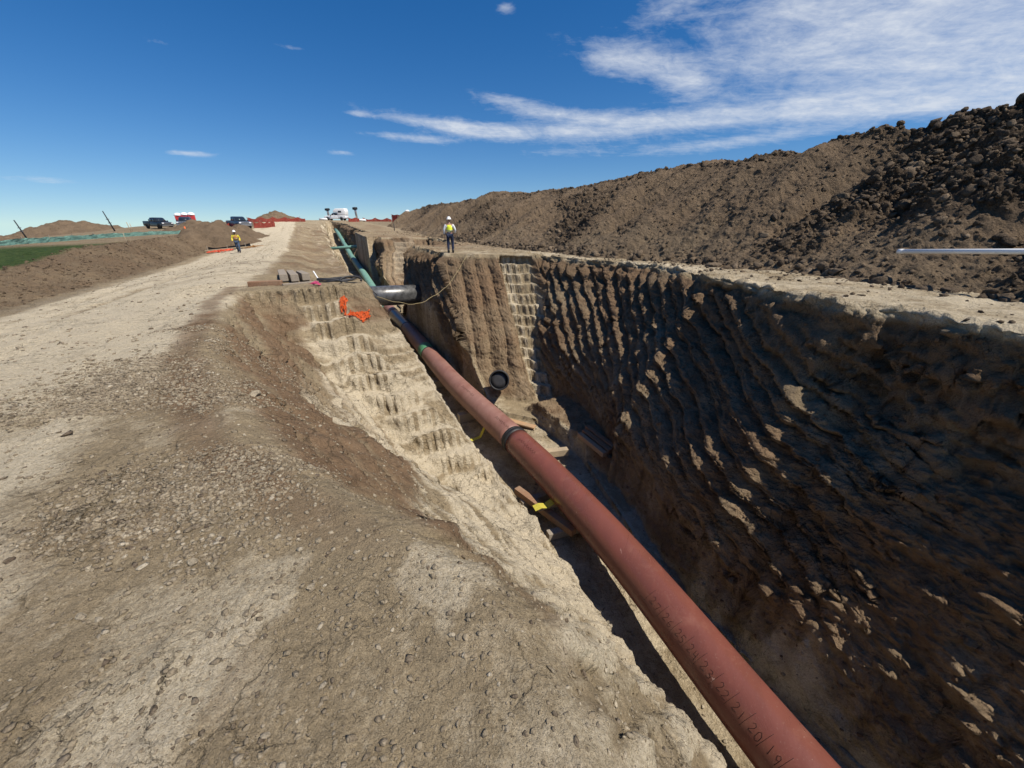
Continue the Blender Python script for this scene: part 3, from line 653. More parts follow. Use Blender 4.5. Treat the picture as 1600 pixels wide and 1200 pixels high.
# ------------------------------------------------------------------ materials of the built things
def pipe_mat(name, col, dusty, rough=.38):
    m = MT(name); n1 = m.noise(3.0, 6, .6, .5, (1, .25, 1), TH); n2 = m.noise(30, 5, .7); n3 = m.noise(1.1, 3, .5)
    c = m.mix(m.ramp(n1, .3, .7), tuple(x*.86 for x in col), tuple(min(1, x*1.12) for x in col))
    c = m.mix(m.ramp(n2, .60, .78, 0, .4), c, (.50, .36, .28)); c = m.mix(m.ramp(m.noise(1.6, 8, .72, .8), .54, .76, 0, .34), c, (.30, .15, .10)); c = m.mix(m.ramp(m.noise(14, 6, .75), .66, .70, 0, .7), c, (.40, .31, .22))
    if dusty: c = m.mix(m.ramp(m.math('ADD', n1, m.math('MULTIPLY', n3, .7)), .62, 1.05, .12, dusty), c, (.36, .25, .21))
    sc_ = m.noise(9, 3, .5, 2.5, (1, .12, 1), TH)
    c = m.mix(m.ramp(sc_, .735, .75, 0, .4), c, (.62, .45, .38))
    return m.done(c, m.ramp(n1, .3, .7, rough-.06, rough+.14), m.bump(n2, .002), .45)
RED = pipe_mat('red_pipe_coating', (.138, .031, .019), .10, .27)
RED2 = pipe_mat('weathered_pink_coating', (.19, .068, .048), .42, .48)
DBLUE = simple('dark_blue_coating', (.035, .045, .062), .3, 0, .5, .4, 3)  # blue-black tone for the dark far stretch of the pipe
GREEN = simple('green_pipe_coating', (.15, .29, .235), .55, 0, .4, .22, 2.5)
GBAND = simple('green_band', (.07, .22, .11), .5, 0, .4, .3, 9)
BLACK = simple('black_rubber', (.018, .018, .02), .55, 0, .4, .3, 8)
DUCT = simple('dusty_black_steel', (.10, .10, .10), .34, .35, .5, .6, 4, .004, 12)
INK = simple('marker_ink', (.035, .012, .010), .7, 0, .2, .3)
def wood_mat(name, col, col2):
    m = MT(name); g = m.noise(5, 6, .6, 1.2, (7, 1, 7), TH); k = m.noise(2.2, 3, .5); f = m.noise(60, 4, .6)
    c = m.mix(m.ramp(g, .3, .7), col, col2); c = m.mix(m.ramp(k, .45, .75, 0, .5), c, (.27, .23, .17)); c = m.mix(m.ramp(f, .3, .7, 0, .3), c, (.05, .035, .025))
    return m.done(c, .85, m.bump(g, .006), .2)
WOOD = wood_mat('brown_timber', (.20, .105, .062), (.34, .20, .12))
WOOD2 = wood_mat('sawn_light_timber', (.36, .27, .17), (.50, .40, .27))
WOOD3 = wood_mat('grey_timber', (.24, .20, .155), (.36, .31, .25))
YEL = simple('yellow_webbing', (.42, .36, .05), .8, 0, .3, .2, 20)
ORG = simple('orange_plastic', (.75, .14, .03), .6, 0, .3, .25, 20)
REDN = simple('red_net', (.42, .09, .065), .7, 0, .3, .25, 3)
PINK = simple('pink_cloth', (.62, .10, .22), .8, 0, .2, .25, 12)
WHITE = simple('white_paint', (.78, .78, .76), .42, 0, .5, .07, 3)
STEEL = simple('grey_steel', (.30, .30, .30), .4, .7, .5, .3, 8)
SILTG = simple('green_silt_fabric', (.27, .47, .39), .75, 0, .3, .2, 2)
SILTB = simple('black_silt_fabric', (.02, .022, .026), .7, 0, .3, .4, 3)
GLASS = simple('dark_window_glass', (.02, .026, .032), .08, 0, .8, .2, 1)
TYRE = simple('tyre_rubber', (.022, .021, .02), .85, 0, .2, .35, 9)
ROPE = simple('straw_rope', (.30, .24, .13), .9, 0, .1, .3, 30)
def paint(name, col, rough=.28, var=.12): return simple(name, col, rough, 0, .6, var, 1.5)

# ------------------------------------------------------------------ the red pipeline on its skids
PZ = -5.22; PR = .457
PQ = [(-4, 4.42), (.6, 4.66), (1.3, 4.74), (2.6, 4.93), (4.7, 5.12), (7, 5.20), (9.2, 5.20), (12, 5.05), (15.4, 4.92), (18, 4.96), (21.3, 5.08), (26, 5.22), (34, 5.3)]
_ks = np.arange(-4.5, 34.6, .25); _kq = np.interp(_ks, *zip(*PQ)); _ker = np.hanning(23); _ker /= _ker.sum(); _kq = np.convolve(np.pad(_kq, 11, 'edge'), _ker, 'valid')
def pq(s): return float(np.interp(s, _ks, _kq))
def pipe_pts(a, b, st=.25, dz=0): n = max(2, int((b-a)/st)+1); return [W(x, pq(x), PZ+dz) for x in np.linspace(a, b, n)]
def pipe_part(name, a, b, r, mat, parent, label=None):
    bm = bmesh.new(); tube(bm, pipe_pts(a, b), r, 64); return link_bm(name, bm, mat, parent, label=label)
pipe = empty('pipeline', (0, 0, 0), 0, 'long red coated steel pipe lying on timber skids along the trench floor', 'pipe')
pipe_part('bright_section', -4.4, 9.75, PR, RED, pipe, 'clean brick red coated pipe section nearest the viewer')
pipe_part('faded_section', 10.0, 26.6, PR, RED2, pipe, 'dusty pinkish faded pipe section')
pipe_part('dark_section', 26.6, 31.6, PR-.004, DBLUE, pipe, 'dark blue black pipe section beyond the red coating')
pipe_part('end_section', 31.6, 34.5, PR, RED2, pipe)
pipe_part('joint_sleeve', 9.74, 10.02, PR+.012, BLACK, pipe, 'black rubber band round the pipe joint')
pipe_part('joint_ring', 9.80, 9.86, PR+.018, BLACK, pipe); pipe_part('joint_ring', 9.93, 9.98, PR+.02, BLACK, pipe)
pipe_part('green_band', 20.4, 21.35, PR+.003, GBAND, pipe, 'green painted band round the pipe')
pipe_part('weld_ring', 20.25, 20.36, PR+.008, BLACK, pipe)
# hand-written foot marks, upright when read from the left bank
GL = {'0': [[(.5, 1), (.15, .8), (.1, .3), (.4, 0), (.8, .2), (.85, .7), (.5, 1)]], '1': [[(.45, 1), (.5, 0)]],
 '2': [[(.1, .8), (.4, 1), (.75, .85), (.7, .55), (.1, .05), (.2, 0), (.9, .05)]], '3': [[(.15, .95), (.6, 1), (.75, .8), (.4, .55), (.8, .4), (.7, .1), (.15, 0)]],
 '4': [[(.2, 1), (.15, .5), (.8, .5)], [(.75, 1), (.7, 0)]], '5': [[(.85, 1), (.2, 1), (.15, .6), (.6, .6), (.8, .3), (.55, 0), (.1, .05)]],
 '6': [[(.75, 1), (.3, .7), (.1, .25), (.35, 0), (.75, .1), (.75, .4), (.2, .4)]], '7': [[(.1, .95), (.85, 1), (.4, 0)]],
 '8': [[(.5, .5), (.15, .75), (.5, 1), (.8, .75), (.2, .25), (.5, 0), (.85, .25), (.5, .5)]], '9': [[(.8, .6), (.4, .5), (.2, .8), (.55, 1), (.8, .85), (.75, .5), (.6, 0)]]}
def stroke(bm, pts, r=.0042):                       # pts: (s, angle from the top towards the left bank)
    out = []
    P_ = [np.array(p) for p in pts]
    for a, b in zip(P_[:-1], P_[1:]):
        for k in range(5): out.append(a+(b-a)*k/5)
    out.append(P_[-1]); w_ = []
    for s_, an in out:
        w_.append(W(s_, pq(s_)-math.sin(an)*(PR+.0005), PZ+math.cos(an)*(PR+.0005)))
    tube(bm, w_, r, 5)
def glyph(bm, ch, s_, an, wd, ht, r=.0042):
    for st in GL[ch]: stroke(bm, [(s_-(x+.12*y)*wd, an-(y-.5)*ht/PR) for x, y in st], r)
marks = [('27', 3.28), ('26', 2.93), ('25', 2.62), ('24', 2.34), ('23', 2.06), ('22', 1.74), ('21', 1.46), ('20', 1.19), ('19', .93), ('18', .66), ('17', .40)]
AN = R(50)
for i, (t, s_) in enumerate(marks):
    nx = marks[i+1][1] if i+1 < len(marks) else s_-.27; gap = s_-nx
    bm = bmesh.new(); stroke(bm, [(s_+.035, AN+.28/PR*.5), (s_-.03, AN-.36/PR*.5)], .0036)
    for k, ch in enumerate(t): glyph(bm, ch, s_-.055-k*gap*.37, AN+(.03 if k else -.02), gap*.30, .135+.02*random.random())
    link_bm('foot_mark', bm, INK, pipe)
for (a0, an, n_, ln) in ((9.3, R(25), 9, 1.0), (11.0, R(22), 10, 1.0), (14.2, R(20), 9, 1.2)):      # faint scrawls too far off to read
    bm = bmesh.new()
    for k in range(n_):
        x = a0-k*ln/n_; stroke(bm, [(x, an+.12*random.random()), (x-.05, an-.18+.1*random.random()), (x-.09, an+.1*random.random())], .006)
    link_bm('scrawl', bm, INK, pipe)

# ------------------------------------------------------------------ timbers and straps on the trench floor
def beam(name, a, b, wd, ht, mat, label, group=None, cat='timber', bev=.012, lift=0, roll=0):
    a, b = Vector(a), Vector(b); d = b-a; L_ = d.length; r = d.to_track_quat('X', 'Z').to_matrix() @ Matrix.Rotation(roll, 3, 'X')
    bm = bmesh.new(); box(bm, (0, 0, 0), (L_, wd, ht), None, bev, .004)
    o = link_bm(name, bm, mat); o.matrix_world = Matrix.Translation((a+b)/2) @ r.to_4x4(); return tag(o, label, cat, group)
FZ = -6.15
g1 = 'timbers under and beside the pipe'
beam('timber', W(8.15, 4.32, FZ+.36), W(5.95, 4.86, FZ+.36), .2, .2, WOOD, 'long brown timber lying nearly parallel to the pipe on its left, strap across it', g1)
beam('timber', W(7.75, 4.25, FZ+.14), W(7.75, 5.9, FZ+.14), .2, .22, WOOD3, 'lower cross timber under the far end of the long brown timber', g1)
beam('timber', W(6.35, 4.3, FZ+.14), W(6.1, 6.0, FZ+.14), .2, .22, WOOD3, 'dark lower cross timber under the near end of the long brown timber', g1)
beam('timber', W(7.0, 4.35, FZ+.53), W(6.9, 5.9, FZ+.43), .16, .10, WOOD2, 'short pale cross board wedged on top of the long brown timber', g1)
beam('timber', W(9.75, 5.2, FZ+.3), W(9.25, 6.95, FZ+.32), .22, .24, WOOD2, 'pale sawn timber sticking out to the right from under the pipe joint', g1)
beam('timber', W(7.25, 5.2, FZ+.30), W(7.05, 6.1, FZ+.32), .22, .2, WOOD2, 'pale timber end just showing at the right side of the pipe', g1)
beam('timber', W(13.1, 5.7, FZ+.22), W(11.55, 6.95, FZ+.12), .26, .07, wood_mat('orange_plank', (.38, .22, .11), (.50, .32, .18)), 'orange brown plank behind the pipe below the black ring', g1, 'plank')
for k, sx in enumerate((13.5, 17.5, 22)):
    beam('timber', W(sx, 4.35, FZ+.22), W(sx+.1, 5.9, FZ+.22), .25, .42, WOOD3, ['timber skid under the faded pipe stretch', 'timber skid under the pipe before the green band', 'timber skid under the pipe near its dark part'][k], g1)
bz0 = FZ+.2+.5
for k, (dq, dz, sh, lb) in enumerate(((-.21, .09, 0, 'left timber of the bundle of three on the dirt ledge'), (.05, .10, .08, 'middle timber of the bundle of three on the dirt ledge'), (.29, .13, .22, 'right timber of the bundle of three on the dirt ledge'))):
    beam('timber', W(9.25+sh, 7.62+dq, bz0+dz+.10), W(7.85+sh*.6, 7.62+dq, bz0+dz+.06), .17, .17, (wood_mat('tan_timber', (.30, .20, .13), (.42, .29, .19)), WOOD, WOOD)[k], lb, 'bundle of three timbers')
def strap(name, pts, wd, mat, label, cat='strap'):
    pts = [Vector(p) for p in pts]; bm = bmesh.new(); prev = None
    for i, p in enumerate(pts):
        t = (pts[min(i+1, len(pts)-1)]-pts[max(i-1, 0)]).normalized(); n_ = W(1, 0, 0).normalized(); n_ = (n_-t*n_.dot(t)).normalized(); up = t.cross(n_)
        ring = [bm.verts.new(p+n_*(wd/2)*a+up*.006*b) for a, b in ((-1, -1), (1, -1), (1, 1), (-1, 1))]
        if prev:
            for k in range(4): bm.faces.new((prev[k], prev[(k+1) % 4], ring[(k+1) % 4], ring[k]))
        prev = ring
    o = link_bm(name, bm, mat); return tag(o, label, cat)
def around(s0, a0, a1, r=PR+.012, n=16): return [W(s0, pq(s0)-math.sin(a)*r, PZ+math.cos(a)*r) for a in np.linspace(a0, a1, n)]
strap('lifting_strap', [W(6.95, 4.22, FZ+.62), W(6.93, 4.4, FZ+.66), W(6.93, 4.6, FZ+.58)]+around(6.93, R(125), R(235)), .22, YEL, 'yellow webbing strap over the timbers left of the pipe')
strap('lifting_strap', [W(11.85, 4.02, FZ+.16), W(11.8, 4.3, FZ+.12), W(11.75, 4.6, FZ+.2)]+around(11.72, R(140), R(225)), .16, YEL, 'narrow yellow strap under the faded pipe near the black joint band')

# ------------------------------------------------------------------ crossing duct, ring, green pipes
d_ = empty('crossing_duct', W(24.6, 3.5, -2.45), 0, 'big dusty black steel duct crossing the trench high above the red pipe', 'duct')
def tubeobj(name, pts, r, mat, parent=None, seg=40, label=None):
    bm = bmesh.new(); off = parent.location if parent else Vector((0, 0, 0)); tube(bm, [Vector(p)-off for p in pts], r, seg); return link_bm(name, bm, mat, parent, label=label)
tubeobj('duct_barrel', [W(24.9, .6, -2.35), W(24.6, 3.4, -2.45), W(24.25, 6.9, -2.5)], .60, DUCT, d_)
tubeobj('duct_collar', [W(24.75, 2.3, -2.41), W(24.73, 2.5, -2.42)], .615, DUCT, d_)
ringpos = W(13.7, 6.35, -4.62); axis = W(-.85, -.42, .35).normalized()
rg = empty('pipe_ring', ringpos, 0, 'short black round pipe end jutting from the foot of the right wall', 'pipe end')
q_ = axis.to_track_quat('Z', 'Y').to_matrix().to_4x4()
bm = bmesh.new(); lathe(bm, [(.38, -.9), (.45, -.9), (.45, .02), (.43, .05), (.39, .05), (.38, .02), (.38, -.2)], 40, q_); link_bm('rim', bm, BLACK, rg)
bm = bmesh.new(); lathe(bm, [(.0005, -.08), (.2, -.07), (.38, -.10), (.38, -.14), (.0005, -.14)], 40, q_); link_bm('end_plate', bm, simple('grey_plate', (.025, .025, .027), .5, 0, .5, .2), rg)
gp = empty('green_pipe', (0, 0, 0), 0, 'pale green pipe climbing out of the trench in the distance', 'pipe')
GPTS = [(36, 5.15, -5.0), (42, 5.2, -4.6), (49, 5.3, -3.95), (58, 5.45, -3.45), (68, 5.7, -2.95), (76, 5.95, -2.4), (86, 6.2, -1.6), (94, 6.35, -.85), (99, 6.4, -.3), (106, 6.4, .3)]
tubeobj('pipe_barrel', [W(*p) for p in GPTS], .40, GREEN, gp, 28)
for s_, q_2, z_ in ((62, 5.53, -3.27), (80, 6.05, -2.1)): tubeobj('weld_band', [W(s_-.25, q_2, z_-.02), W(s_+.25, q_2+.01, z_+.02)], .42, BLACK, gp, 24)
gx = empty('crossing_pipe', (0, 0, 0), 0, 'thin green pipe spanning level across the far trench over the green pipeline', 'pipe')
tubeobj('pipe_barrel', [W(61.5, 2.2, -1.55), W(61, 5.4, -1.35), W(60.3, 8.2, -1.15)], .2, GREEN, gx, 20)
tubeobj('end_flange', [W(60.32, 8.1, -1.155), W(60.28, 8.3, -1.15)], .28, BLACK, gx, 20)
# sagging rope from crest to crest
def catenary(a, b, sag, n=24): a, b = Vector(a), Vector(b); return [a.lerp(b, t)+Vector((0, 0, -sag*4*t*(1-t)+.03*math.sin(t*17)+.02*math.sin(t*41))) for t in np.linspace(0, 1, n)]
tag(tubeobj('rope', catenary(W(19.6, 7.3, .1), W(15.4, 2.0, -.9), 1.15), .011, ROPE, None, 6), 'thin straw coloured rope sagging across the trench in front of the black duct', 'rope')
tag(tubeobj('cable', [W(15.4, 2.0, -.88), W(14.2, 1.5, -.25), W(13.7, 1.0, -.12), W(13.6, .6, -.02), W(14.3, .35, -.14)], .016, BLACK, None, 6), 'thin black cable trailing up the left trench edge', 'cable')

# ------------------------------------------------------------------ timber pile and bits at the left crest
def gz(s_, q__): return ground_z(s_, q__)
zt_ = gz(16.5, -.6)
g2 = 'heavy timbers stacked at the left crest'
for k, (qq, st_, en, z_, m_, lb) in enumerate(((-.95, 15.2, 19.2, .20, WOOD3, 'left heavy timber of the stack pointing away at the left crest'), (-.62, 15.0, 19.0, .20, WOOD3, 'middle heavy timber of the stack pointing away at the left crest'), (-.28, 15.15, 19.3, .20, WOOD3, 'right heavy timber of the stack at the left crest, beside the black hose'),)):
    beam('heavy_timber', W(st_, qq, zt_+z_), W(en, qq-.30, gz(en, qq)+z_-.02), .25, .24, m_, lb, g2, bev=.02)
beam('heavy_timber', W(14.85, -1.95, gz(14.85, -1.95)+.08), W(14.6, -1.0, gz(14.6, -1.0)+.08), .18, .16, WOOD, 'dark reddish timber lying crosswise left of the timber stack', g2, bev=.02)
beam('heavy_timber', W(14.5, -1.0, zt_+.05), W(14.85, .15, zt_+.05), .16, .08, WOOD3, 'flat grey board lying crosswise before the timber stack', g2)
bm = bmesh.new()
for k in range(7):
    a_ = random.uniform(0, 6.28); pts = [W(14.95+.30*math.sin(t)+.05*math.sin(a_+k), .52+(.52+.03*k)*math.cos(t)+.04*k, zt_+.04+.014*k+.03*math.sin(2*t+a_)) for t in np.linspace(0, 6.2, 28)]
    tube(bm, pts, .02, 7)
tag(link_bm('hose_coil', bm, BLACK), 'coil of black hose lying beside the stacked timbers', 'hose')
beam('pale_lath', W(15.6, -.02, zt_+.33), W(14.9, .10, zt_+.10), .045, .03, WHITE, 'white painted lath leaning on the timber stack above the hose', None, 'lath')
def cloth(name, s0, q0, rs, rq, hh, mat, label, cat, seed, n=26, holes=0, follow=True):
    bm = bmesh.new(); vv = {}
    for i in range(n):
        for j_ in range(n):
            u, v = i/(n-1)*2-1, j_/(n-1)*2-1; s_, q__ = s0+u*rs, q0+v*rq
            r2 = max(abs(u), abs(v))
            a_ = np.array([s_*9.]); b_ = np.array([q__*9.])
            h_ = float(fbm(a_, b_, seed, 3)[0]); vv[i, j_] = bm.verts.new(W(s_+.05*h_, q__+.1*h_, gz(s_, q__)+.03+hh*(.5+h_)*(1-.6*r2)))
    for i in range(n-1):
        for j_ in range(n-1):
            u, v = i/(n-1)*2-1, j_/(n-1)*2-1
            if (u*u+v*v)+.5*float(vn2(np.array([i*.4]), np.array([j_*.4]), seed)[0])*2 > .95: continue
            if holes and random.random() < holes: continue
            bm.faces.new((vv[i, j_], vv[i+1, j_], vv[i+1, j_+1], vv[i, j_+1]))
    for v in [v for v in bm.verts if not v.link_faces]: bm.verts.remove(v)
    bmesh.ops.solidify(bm, geom=bm.faces[:], thickness=.012)
    return tag(link_bm(name, bm, mat), label, cat)
cloth('pink_rag', 13.72, -.05, .14, .2, .14, PINK, 'crumpled pink marker cloth at the top of the cut steps', 'cloth', 5, 16)
cloth('orange_netting', 12.75, .98, .19, .38, .13, ORG, 'crumpled bright orange safety netting on the left cut slope', 'netting', 9, 34, .2)
cloth('orange_netting', 13.1, .66, .2, .10, .14, ORG, 'small torn end of orange netting above the larger crumpled piece', 'netting', 19, 20, .3)
bm = bmesh.new(); tube(bm, [W(13.95+.14*math.sin(t), 1.05+.33*math.cos(t), gz(13.95, 1.0)+.10+.10*math.sin(t)) for t in np.linspace(-.4, 3.6, 20)], .035, 8)
tag(link_bm('hose_end', bm, BLACK), 'short arched piece of black hose near the orange netting', 'hose')

# ------------------------------------------------------------------ white pole at the spoil toe
pa, pb = W(4.29, 12.7, 1.04), W(1.1, 11.6, 1.25)
pl = empty('white_pole', pa, 0, 'straight white plastic pole lying across the foot of the spoil bank', 'pole')
tubeobj('pole_tube', [pa, pb], .052, WHITE, pl, 20); tubeobj('end_cap', [pa-(pb-pa).normalized()*.02, pa+(pb-pa).normalized()*.09], .057, WHITE, pl, 20)

# ------------------------------------------------------------------ mounds, fences, stakes
mound('smooth cone of brown soil behind the walking person', 56.0, -8.8, 4.6, 4.2, 2.4, 401)
mound('lower brown mound just behind the cone near the walking person', 63.5, -7.6, 5, 3.4, 1.7, 402)
mound('broad brown mound beyond the green fence at the far left', 118, -45, 15, 9, 2.5, 403, col=(.08, .35))
mound('small brown mound cut by the left edge of the picture', 96, -49.5, 8, 7, 2.6, 404, col=(.08, .35))
mound('distant low mound between the red net and the dark pickup', 84, -16.5, 7, 5, 1.7, 405, col=(.1, .35))
mound('far brown mound behind the red netting at the end of the road', 126.5, -6.5, 8, 6.0, 2.4, 406)
def fence(name, pts, h, mat, label, cat, post=3.0, postm=WOOD3, drop=0, amp=.12, thick=.02, bz=None, group=None):
    root = empty(name, W(pts[0][0], pts[0][1], gz(*pts[0][:2])), 0, label, cat, group); off = root.location
    P_ = [];
    for (a, b) in zip(pts[:-1], pts[1:]):
        L_ = math.hypot(b[0]-a[0], b[1]-a[1]); n = max(2, int(L_/.35))
        for k in range(n): t = k/n; P_.append((a[0]+(b[0]-a[0])*t, a[1]+(b[1]-a[1])*t))
    P_.append(pts[-1][:2]); bm = bmesh.new(); prev = None; rows = 5
    for i, (s_, q__) in enumerate(P_):
        z0 = gz(s_, q__) if bz is None else bz
        sg = amp*abs(math.sin(i*.35/post*math.pi)); col = []
        for r_ in range(rows):
            t = r_/(rows-1); w_ = .05*math.sin(i*.9+r_*.5)*t+.02*random.uniform(-1, 1)
            col.append(bm.verts.new(W(s_, q__+w_, z0-.05+(h-sg*t+.015*random.uniform(-1, 1))*t)-off))
        if prev:
            for r_ in range(rows-1): bm.faces.new((prev[r_], col[r_], col[r_+1], prev[r_+1]))
        prev = col
    bmesh.ops.solidify(bm, geom=bm.faces[:], thickness=thick); link_bm('fabric', bm, mat, root)
    acc = 0; last = None
    for i, (s_, q__) in enumerate(P_):
        if last is None or math.hypot(s_-last[0], q__-last[1]) >= post:
            last = (s_, q__); z0 = (gz(s_, q__) if bz is None else bz); bm = bmesh.new(); box(bm, W(s_, q__-.06, z0+h/2)-off, (.05, .05, h+.15), Matrix.Rotation(random.uniform(-.1, .1), 3, 'X'), .006); link_bm('stake', bm, postm, root)
    return root
fence('green_silt_fence', [(36, -21.5), (43, -20.5), (51.2, -19.8), (58, -19), (64, -16.8), (70, -14), (75.5, -12.2)], .5, SILTG, 'long low green silt fence running along the top of the brown bank', 'fence', 3.2, amp=.06)
fence('black_silt_fence', [(48.4, -8.9), (48.1, -7.2), (47.6, -5.2)], .42, SILTB, 'black silt fence at the foot of the soil cone by the road', 'fence', 1.6, amp=.04)
beam('pale_board', W(47.4, -9.0, gz(47.4, -9.)+.08), W(46.9, -4.7, gz(46.9, -4.7)+.08), .2, .12, WOOD2, 'pale board lying along the foot of the black silt fence', None, 'board')
cloth('orange_netting', 46.2, -7.6, .55, 1.1, .30, simple('orange_red_net', (.80, .15, .07), .7), 'heap of orange red netting left of the walking person', 'netting', 29, 24, .12)
cloth('orange_netting', 46.4, -4.9, .45, .9, .18, simple('faded_orange_net', (.45, .22, .06), .7), 'faded orange netting on the ground right of the walking person', 'netting', 39, 24, .3)
fence('red_net_fence', [(83.2, -13.6), (84.5, -11.6), (86, -10.6)], 1.3, REDN, 'slanting red net fence between the dark trucks', 'fence', 1.2, amp=.5)
fence('red_net_fence', [(84, -8.0), (86, -6.2), (88.5, -5.0)], 1.2, REDN, 'red net fence beside the right dark pickup', 'fence', 1.4, amp=.4)
def Wxy(px, Y): X = (px-800)/637.*Y; return sq(X, Y)
fence('red_net_fence', [Wxy(p, y) for p, y in ((388, 92), (412, 94), (440, 97), (478, 100))], 1.15, REDN, 'long red net fence left of the white truck below the far mound', 'fence', 2.5, amp=.45)
fence('red_net_fence', [Wxy(p, y) for p, y in ((545, 104), (562, 106))], 1.1, REDN, 'short red net fence at the rear wheel of the white truck', 'fence', 1.8, amp=.3)
fence('red_net_fence', [Wxy(p, y) for p, y in ((568, 108), (590, 110), (612, 111))], 1.0, REDN, 'sagging red net fence right of the white truck', 'fence', 3, amp=.5)
fence('red_net_fence', [Wxy(p, y) for p, y in ((613, 109), (630, 108))], 1.9, REDN, 'tall red net fence in front of the right white vent pipe', 'fence', 1.6, amp=.15)
def pole(name, px, Y, h, lean, r, mat, label, cat='post', zb=None, group=None):
    s_, q__ = Wxy(px, Y); z0 = gz(s_, q__) if zb is None else zb; b_ = W(s_, q__, z0-.2)
    return tag(tubeobj(name, [b_, b_+Vector((lean, 0, h+.2))], r, mat, None, 8), label, cat, group)
def marker(name, px, Y, h, lean, label):
    s_, q__ = Wxy(px, Y); b_ = W(s_, q__, gz(s_, q__)-.2); root = empty(name, b_, 0, label, 'post')
    tubeobj('stem', [b_, b_+Vector((lean, 0, h+.2))], [.12, .07], SILTB, root, 8)
    for t in (.45, .62): tubeobj('bracket', [b_+Vector((lean*t-.3, 0, (h+.2)*t)), b_+Vector((lean*t+.3, 0, (h+.2)*t+.05))], .05, STEEL, root, 6)
    return root
marker('leaning_post', 31, 68, 3.0, -.8, 'dark leaning post behind the mound at the far left')
marker('leaning_post', 175, 74, 3.4, -.9, 'tall dark leaning post between the left mound and the black pickup')
pole('survey_stake', 200, 70, 1.45, -.25, .05, WOOD2, 'pale survey stake standing left of the black pickup', 'stake')
pole('survey_stake', 203, 71, 1.25, -.1, .04, WOOD2, 'shorter pale stake paired with the one left of the black pickup', 'stake')
pole('survey_stake', 187, 29, .8, -.05, .02, WOOD2, 'thin wooden lath standing on the brown bank', 'stake')
pole('survey_stake', 289, 45, 1.0, -.22, .06, ORG, 'orange flagged stake leaning on the brown bank', 'stake')
pole('marker_post', 615, 62, 1.0, 0, .06, SILTB, 'thin dark post standing in front of the distant spoil bank end', 'post')
def vent(px, Y, h, label, dark):
    s_, q__ = Wxy(px, Y); b_ = W(s_, q__, gz(s_, q__)); root = empty('vent_pipe', b_, 0, label, 'vent pipe')
    bm = bmesh.new(); lathe(bm, [(.28, -.3), (.28, h*.75), (.34, h*.76), (.34, h*.8), (.28, h*.81), (.28, h)], 16); link_bm('riser', bm, WHITE, root)
    bm = bmesh.new(); lathe(bm, [(.30, h*.92), (.62, h*.95), (.66, h), (.5, h*1.1), (.0005, h*1.14)] if not dark else [(.30, h*.86), (.66, h*.9), (.70, h*1.0), (.62, h*1.08), (.0005, h*1.1)], 16); link_bm('cap', bm, SILTB if dark else WHITE, root)
    bm = bmesh.new(); box(bm, (0, -.3, h*.55), (.35, .12, h*.3), None, .02); link_bm('control_box', bm, STEEL, root)
    root.rotation_euler = (0, R(-4), 0); return root
vent(516, 118, 2.9, 'white vent pipe with dark top left of the white truck', True)
vent(559, 117, 3.2, 'white vent pipe with dark top right of the white truck', True)
vent(639, 118, 2.6, 'white vent pipe with white mushroom cap beside the spoil bank end', False)
for p0, p1, Y, lb in ((500, 512, 110, 'white pipe length lying left of the white truck'), (556, 572, 108, 'white pipe length lying right of the white truck'), (625, 640, 114, 'white pipe length lying below the mushroom vent'), (307, 325, 79, 'white pipe length on the ground right of the red toilets'), (327, 347, 74, 'white pipe length in front of the slanting red net')):
    a_, b_ = Wxy(p0, Y), Wxy(p1, Y)
    tag(tubeobj('white_pipe', [W(*a_, gz(*a_)+.32), W(*b_, gz(*b_)+.34)], .26, WHITE, None, 14), lb, 'pipe', 'lengths of white pipe lying around')

# ------------------------------------------------------------------ vehicles
def prism(name, prof, y0, y1, mat, parent, bev=.05, taper=0., smooth=True):    # side outline (x, z) extruded across, top pulled in by taper
    bm = bmesh.new(); zs = [p[1] for p in prof]; zm, zM = min(zs), max(zs)
    def yy(y, z): return y*(1-taper*(z-zm)/(zM-zm+1e-6))
    a = [bm.verts.new((x, yy(y0, z), z)) for x, z in prof]; b = [bm.verts.new((x, yy(y1, z), z)) for x, z in prof]
    n = len(prof); bm.faces.new(a); bm.faces.new(b[::-1])
    for k in range(n): bm.faces.new((a[k], b[k], b[(k+1) % n], a[(k+1) % n]))
    bmesh.ops.recalc_face_normals(bm, faces=bm.faces[:])
    if bev: bmesh.ops.bevel(bm, geom=bm.edges[:], offset=bev, segments=2, affect='EDGES', profile=.6)
    return link_bm(name, bm, mat, parent, smooth)
def wheel(parent, x, y, r=.40):
    side = 1 if y > 0 else -1; M_ = Matrix.Translation((x, y, r)) @ Matrix.Rotation(R(-90*side), 4, 'X')
    bm = bmesh.new(); lathe(bm, [(r*.60, -.12), (r*.93, -.13), (r, -.09), (r, .09), (r*.93, .13), (r*.60, .12)], 24, M_); t = link_bm('wheel', bm, TYRE, parent)
    bm = bmesh.new(); lathe(bm, [(.0005, .07), (r*.15, .09), (r*.2, .05), (r*.5, .04), (r*.6, .115), (r*.63, .115), (r*.63, -.1), (.0005, -.1)], 20, M_); link_bm('rim', bm, STEEL, t)
